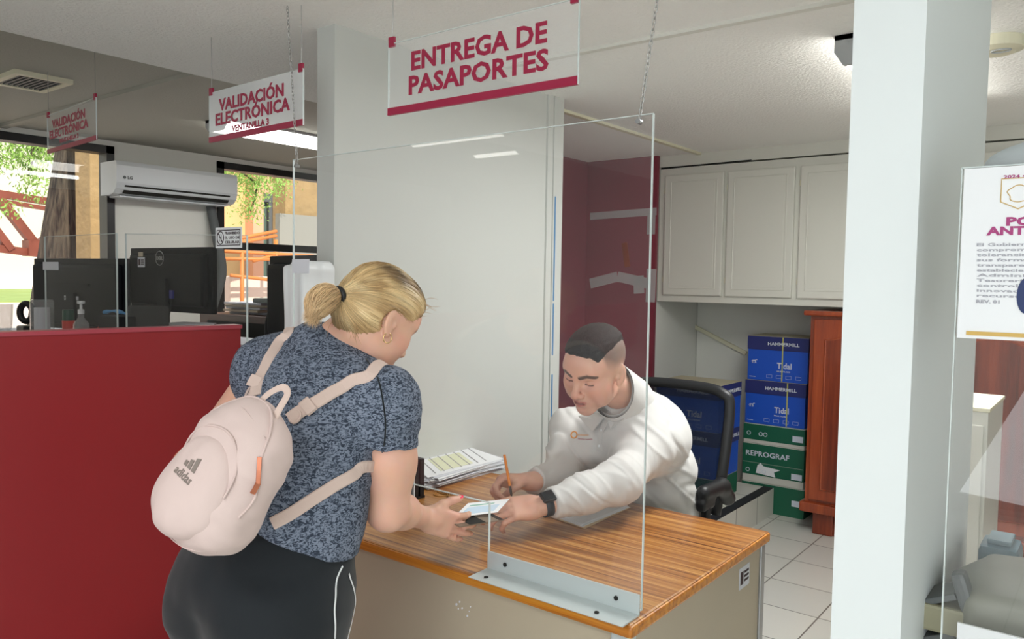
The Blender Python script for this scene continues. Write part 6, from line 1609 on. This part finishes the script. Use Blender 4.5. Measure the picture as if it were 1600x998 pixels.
def wing(px, off=.004, th=.003):
    pts = np.array([ms.hit(x, y, off, 1.6) for x, y in px]); n_ = ms.grad(pts, .02).mean(0); n_ /= np.linalg.norm(n_); k = len(pts)
    c = pts.mean(0) + n_ * .004; vs = list(pts) + [c] + [p + n_ * th for p in pts] + [c + n_ * th]
    fs = [(i, (i + 1) % k, k) for i in range(k)] + [(k + 1 + (i + 1) % k, k + 1 + i, 2 * k + 1) for i in range(k)] + [(i, k + 1 + i, k + 1 + (i + 1) % k, (i + 1) % k) for i in range(k)]
    MB().add(vs, fs).build('collar_wing', M['whiteshirt'], MAN, fix=True)
wing([(992, 604), (966, 630), (947, 646), (954, 670), (975, 655), (1012, 622)], .006)
wing([(946, 650), (924, 646), (904, 650), (926, 674)], .006)
# placket, buttons, chest logo
plk = on_surf(ms, [(948, 655), (940, 672), (937, 690), (936, 704)], .0008, 1.6); pp_ = spline(plk, 5); nn = ms.grad(pp_, .01)
q = MB(); ribbon(q, pp_, nn, .026, .0012); q.build('placket', M['whiteshirt'], MAN)
for k in (5, 12): 
    R = frame_from(nn[k], ZH)[[0, 2, 1]]; MB().lathe([(.0045, 0), (.0045, .0012), (.003, .0018)], pp_[k] + nn[k] * .0015, R, 12).build('button', M['whitepl'], MAN, fix=True)
def shirt_text(txt, px, cap, w, m, nm_):
    c = ms.hit(*px, .001, 1.6); n_ = ms.grad(c[None], .02)[0]; ux = np.cross(ZH, n_); ux /= np.linalg.norm(ux); uy = np.cross(n_, ux)
    q = MB(); add_text_cap(q, txt, cap, c + n_ * .001, ux, uy, w, cap * .03); V = np.array(q.v); d0 = (V - c) @ n_; V = ms.project(V, 0.0009, 2); q.v = [tuple(v) for v in V]; q.build(nm_, m, MAN)
orange = mat('orange_embroidery', (232, 150, 60), .7)
shirt_text('Gobierno', (903, 680), .0055, .036, orange, 'chest_lettering'); shirt_text('Servicio Sonora', (903, 686), .0045, .048, M['crimson'], 'chest_lettering')
c = ms.hit(897, 679, .0015, 1.6); n_ = ms.grad(c[None], .02)[0]; R = frame_from(n_, ZH)
MB().tube([c + R[0] * .010 * math.cos(a) + R[2] * .013 * math.sin(a) for a in np.linspace(0, 2 * math.pi, 17)[:-1]], .0022, 6, closed=True).build('chest_emblem', orange, MAN)
# watch
wc = mwL - dL * .004; Rw = frame_from(dL, LR_[2])
q = MB(); k = 28; vs = []
for i in range(k):
    a = 2 * math.pi * i / k
    for dy, rr in ((-.012, .031), (-.012, .0345), (.012, .0345), (.012, .031)): vs.append(wc + Rw[1] * dy + (Rw[0] * math.cos(a) * 1.05 + Rw[2] * math.sin(a) * .92) * rr)
fs = [(i * 4 + j, i * 4 + (j + 1) % 4, ((i + 1) % k) * 4 + (j + 1) % 4, ((i + 1) % k) * 4 + j) for i in range(k) for j in range(4)]
wt_ = thing('wrist_watch', 'black square smart watch on the clerk\'s left wrist', 'watch', wc)
q.add(vs, fs); q.build('band', mat('black_rubber', (24, 26, 32), .6), wt_, smooth=True, fix=True)
MB().obox(wc + Rw[2] * .036, Rw, (.018, .021, .006), bev=.004).build('case', M['blackplastic'], wt_)
MB().obox(wc + Rw[2] * .0425, Rw, (.015, .018, .0008)).build('screen', mat('watch_glass', (12, 14, 20), .1), wt_)
# pen held in the right hand
pa_, pb_ = P(788, 710, 2.36), P(800, 778, 2.345)
pd = (pb_ - pa_) / np.linalg.norm(pb_ - pa_); Rp_ = np.array([np.cross(pd, FH), np.cross(pd, np.cross(pd, FH)), pd])
pn = thing('ballpoint_pen', 'orange ballpoint pen with dark tip held in the clerk\'s right hand', 'pen', pb_)
LP_ = np.linalg.norm(pb_ - pa_); MB().lathe([(.0035, 0), (.0042, .002), (.0042, LP_ * .72)], pa_, Rp_, 12).build('barrel', mat('orange_plastic', (240, 140, 40), .4), pn, fix=True)
MB().lathe([(.0044, 0), (.0040, LP_ * .16), (.0012, LP_ * .28)], pa_ + pd * LP_ * .72, Rp_, 12).build('tip', M['blackplastic'], pn, fix=True)
# trousers and shoes of the clerk
hp = P(1012, 800, 2.98); hp = np.array([hp[0], hp[1], .56])
tr_ = Sdf().u(Ell(hp + Wd(0, .02, .04), (.19, .15, .13)), .04)
for s_ in (-1, 1):
    h0 = hp + Wd(s_ * .09, 0, 0); kn = np.array([h0[0] + s_ * .03, h0[1] - .44, .54]); an = np.array([kn[0], kn[1] + .02, .09])
    tr_.u(Cone(h0, kn, .092, .062), .03); tr_.u(Cone(kn, an, .062, .045), .02)
sdf_object('trousers', tr_, hp - np.array([.3, .60, .52]), hp + .26, .009, M['slate'], MAN)
for s_ in (-1, 1):
    an = np.array([hp[0] + s_ * .12, hp[1] - .44, 0]); sd = Sdf().u(Ell(an + Wd(0, -.05, .035), (.048, .13, .042)), .01).u(Ell(an + Wd(0, .02, .06), (.043, .06, .06)), .02).isect(Half(an + Wd(0, 0, .002), (0, 0, -1)), .004)
    sdf_object('shoe', sd, an - np.array([.2, .25, .1]), an + .2, .008, M['shoe'], MAN)

# ------------------------------------------------------------------ his chair
ch = thing('swivel_chair', 'black mesh back swivel chair behind the seated clerk', 'chair', (hp[0], hp[1] + .05, 0))
YC_ = hp[1] + .26
def Cp(x, y, yy=YC_): return on(x, y, 1, yy)
mesh_m = bpy.data.materials.new('chair_mesh'); mesh_m.use_nodes = True; n = mesh_m.node_tree.nodes; l = mesh_m.node_tree.links; n.remove(n['Principled BSDF'])
df_ = n.new('ShaderNodeBsdfDiffuse'); df_.inputs[0].default_value = lin((40, 46, 56)); tp_ = n.new('ShaderNodeBsdfTransparent'); mx_ = n.new('ShaderNodeMixShader'); mx_.inputs[0].default_value = .62
l.new(tp_.outputs[0], mx_.inputs[1]); l.new(df_.outputs[0], mx_.inputs[2]); l.new(mx_.outputs[0], n['Material Output'].inputs[0])
xr_ = Cp(1137, 640)[0]; zt_c = Cp(1080, 606)[2]; xl_ = xr_ - .46; zb_c = .60
loop = spline([(xr_ - .02, YC_ - .04, zb_c), (xr_ - .005, YC_ - .01, zb_c + .2), (xr_, YC_ + .02, zt_c - .06), (xr_ - .03, YC_ + .02, zt_c - .012), (xr_ - .12, YC_ + .035, zt_c + .004), (xl_ + .12, YC_ + .035, zt_c + .004), (xl_ + .03, YC_ + .02, zt_c - .012), (xl_, YC_ + .02, zt_c - .06), (xl_ + .005, YC_ - .01, zb_c + .2), (xl_ + .02, YC_ - .04, zb_c)], 6)
MB().tube(loop, .019, 10, flat=1.1).build('back_frame', M['blackplastic'], ch, smooth=True)
q = MB(); vs = []; fs = []; n_ = len(loop); half = n_ // 2
for i in range(half + 1):
    a, b = loop[i], loop[n_ - 1 - i]
    for j in range(9): t = j / 8; p = a * (1 - t) + b * t; p = p + np.array([0, .035 * math.sin(math.pi * t) * (1 if i < half - 6 else .2), 0]); vs.append(p)
for i in range(half):
    for j in range(8): fs.append((i * 9 + j, i * 9 + j + 1, (i + 1) * 9 + j + 1, (i + 1) * 9 + j))
k0 = len(vs); vs += [np.array(v) + np.array([0, .002, 0]) for v in vs]; fs += [tuple(k0 + i for i in f[::-1]) for f in fs]
q.add(vs, fs); q.build('mesh_back', mesh_m, ch, smooth=True)
MB().box((xl_ + .0, hp[1] - .26, .41), (xr_, hp[1] + .20, .475), bev=.03).build('seat', M['blackmat'], ch)
MB().tube([(hp[0], hp[1] + .05, .08), (hp[0], hp[1] + .05, .41)], .028, 12).build('gas_column', M['blackplastic'], ch)
MB().tube(spline([(hp[0], hp[1] + .10, .40), (hp[0], YC_ + .05, .44), (hp[0], YC_ + .05, .72)], 5), .025, 8, flat=.6).build('back_bracket', M['blackplastic'], ch, smooth=True)
for k in range(5):
    a = k * 2 * math.pi / 5 + .3; e = np.array([hp[0] + .29 * math.cos(a), hp[1] + .05 + .29 * math.sin(a), .055]); lg = MB().tube([(hp[0], hp[1] + .05, .10), e], [.03, .018], 8).build('leg', M['blackplastic'], ch)
    MB().lathe([(.024, -.012), (.027, -.006), (.027, .006), (.024, .012)], (e[0], e[1], .028), [np.array([-math.sin(a), math.cos(a), 0]), ZH, np.array([math.cos(a), math.sin(a), 0])][0:0] or np.array([[0, 0, 1.0], [-math.sin(a), math.cos(a), 0], [math.cos(a), math.sin(a), 0]]), 14).build('castor', M['blackplastic'], ch, fix=True)
for xx in (xr_ + .035, xl_ - .035):
    za_ = Cp(1130, 765)[2] if xx > xl_ + .1 else Cp(1130, 765)[2]
    sd = Sdf().chain([(xx, hp[1] + .20, .68), (xx, hp[1] + .14, .735), (xx, hp[1] - .02, .745)], [.030, .030, .026], .02).u(Box((xx, hp[1], .70), (.018, .05, .02), .01), .02)
    ar = sdf_object('armrest', sd, (xx - .06, hp[1] - .2, .64), (xx + .06, hp[1] + .24, .80), .006, M['blackplastic'], ch)
    MB().tube(spline([(xx, hp[1], .70), (xx, hp[1], .5), (xx * .7 + hp[0] * .3, hp[1], .42)], 5), .018, 8).build('armrest_post', M['blackplastic'], ch, smooth=True)
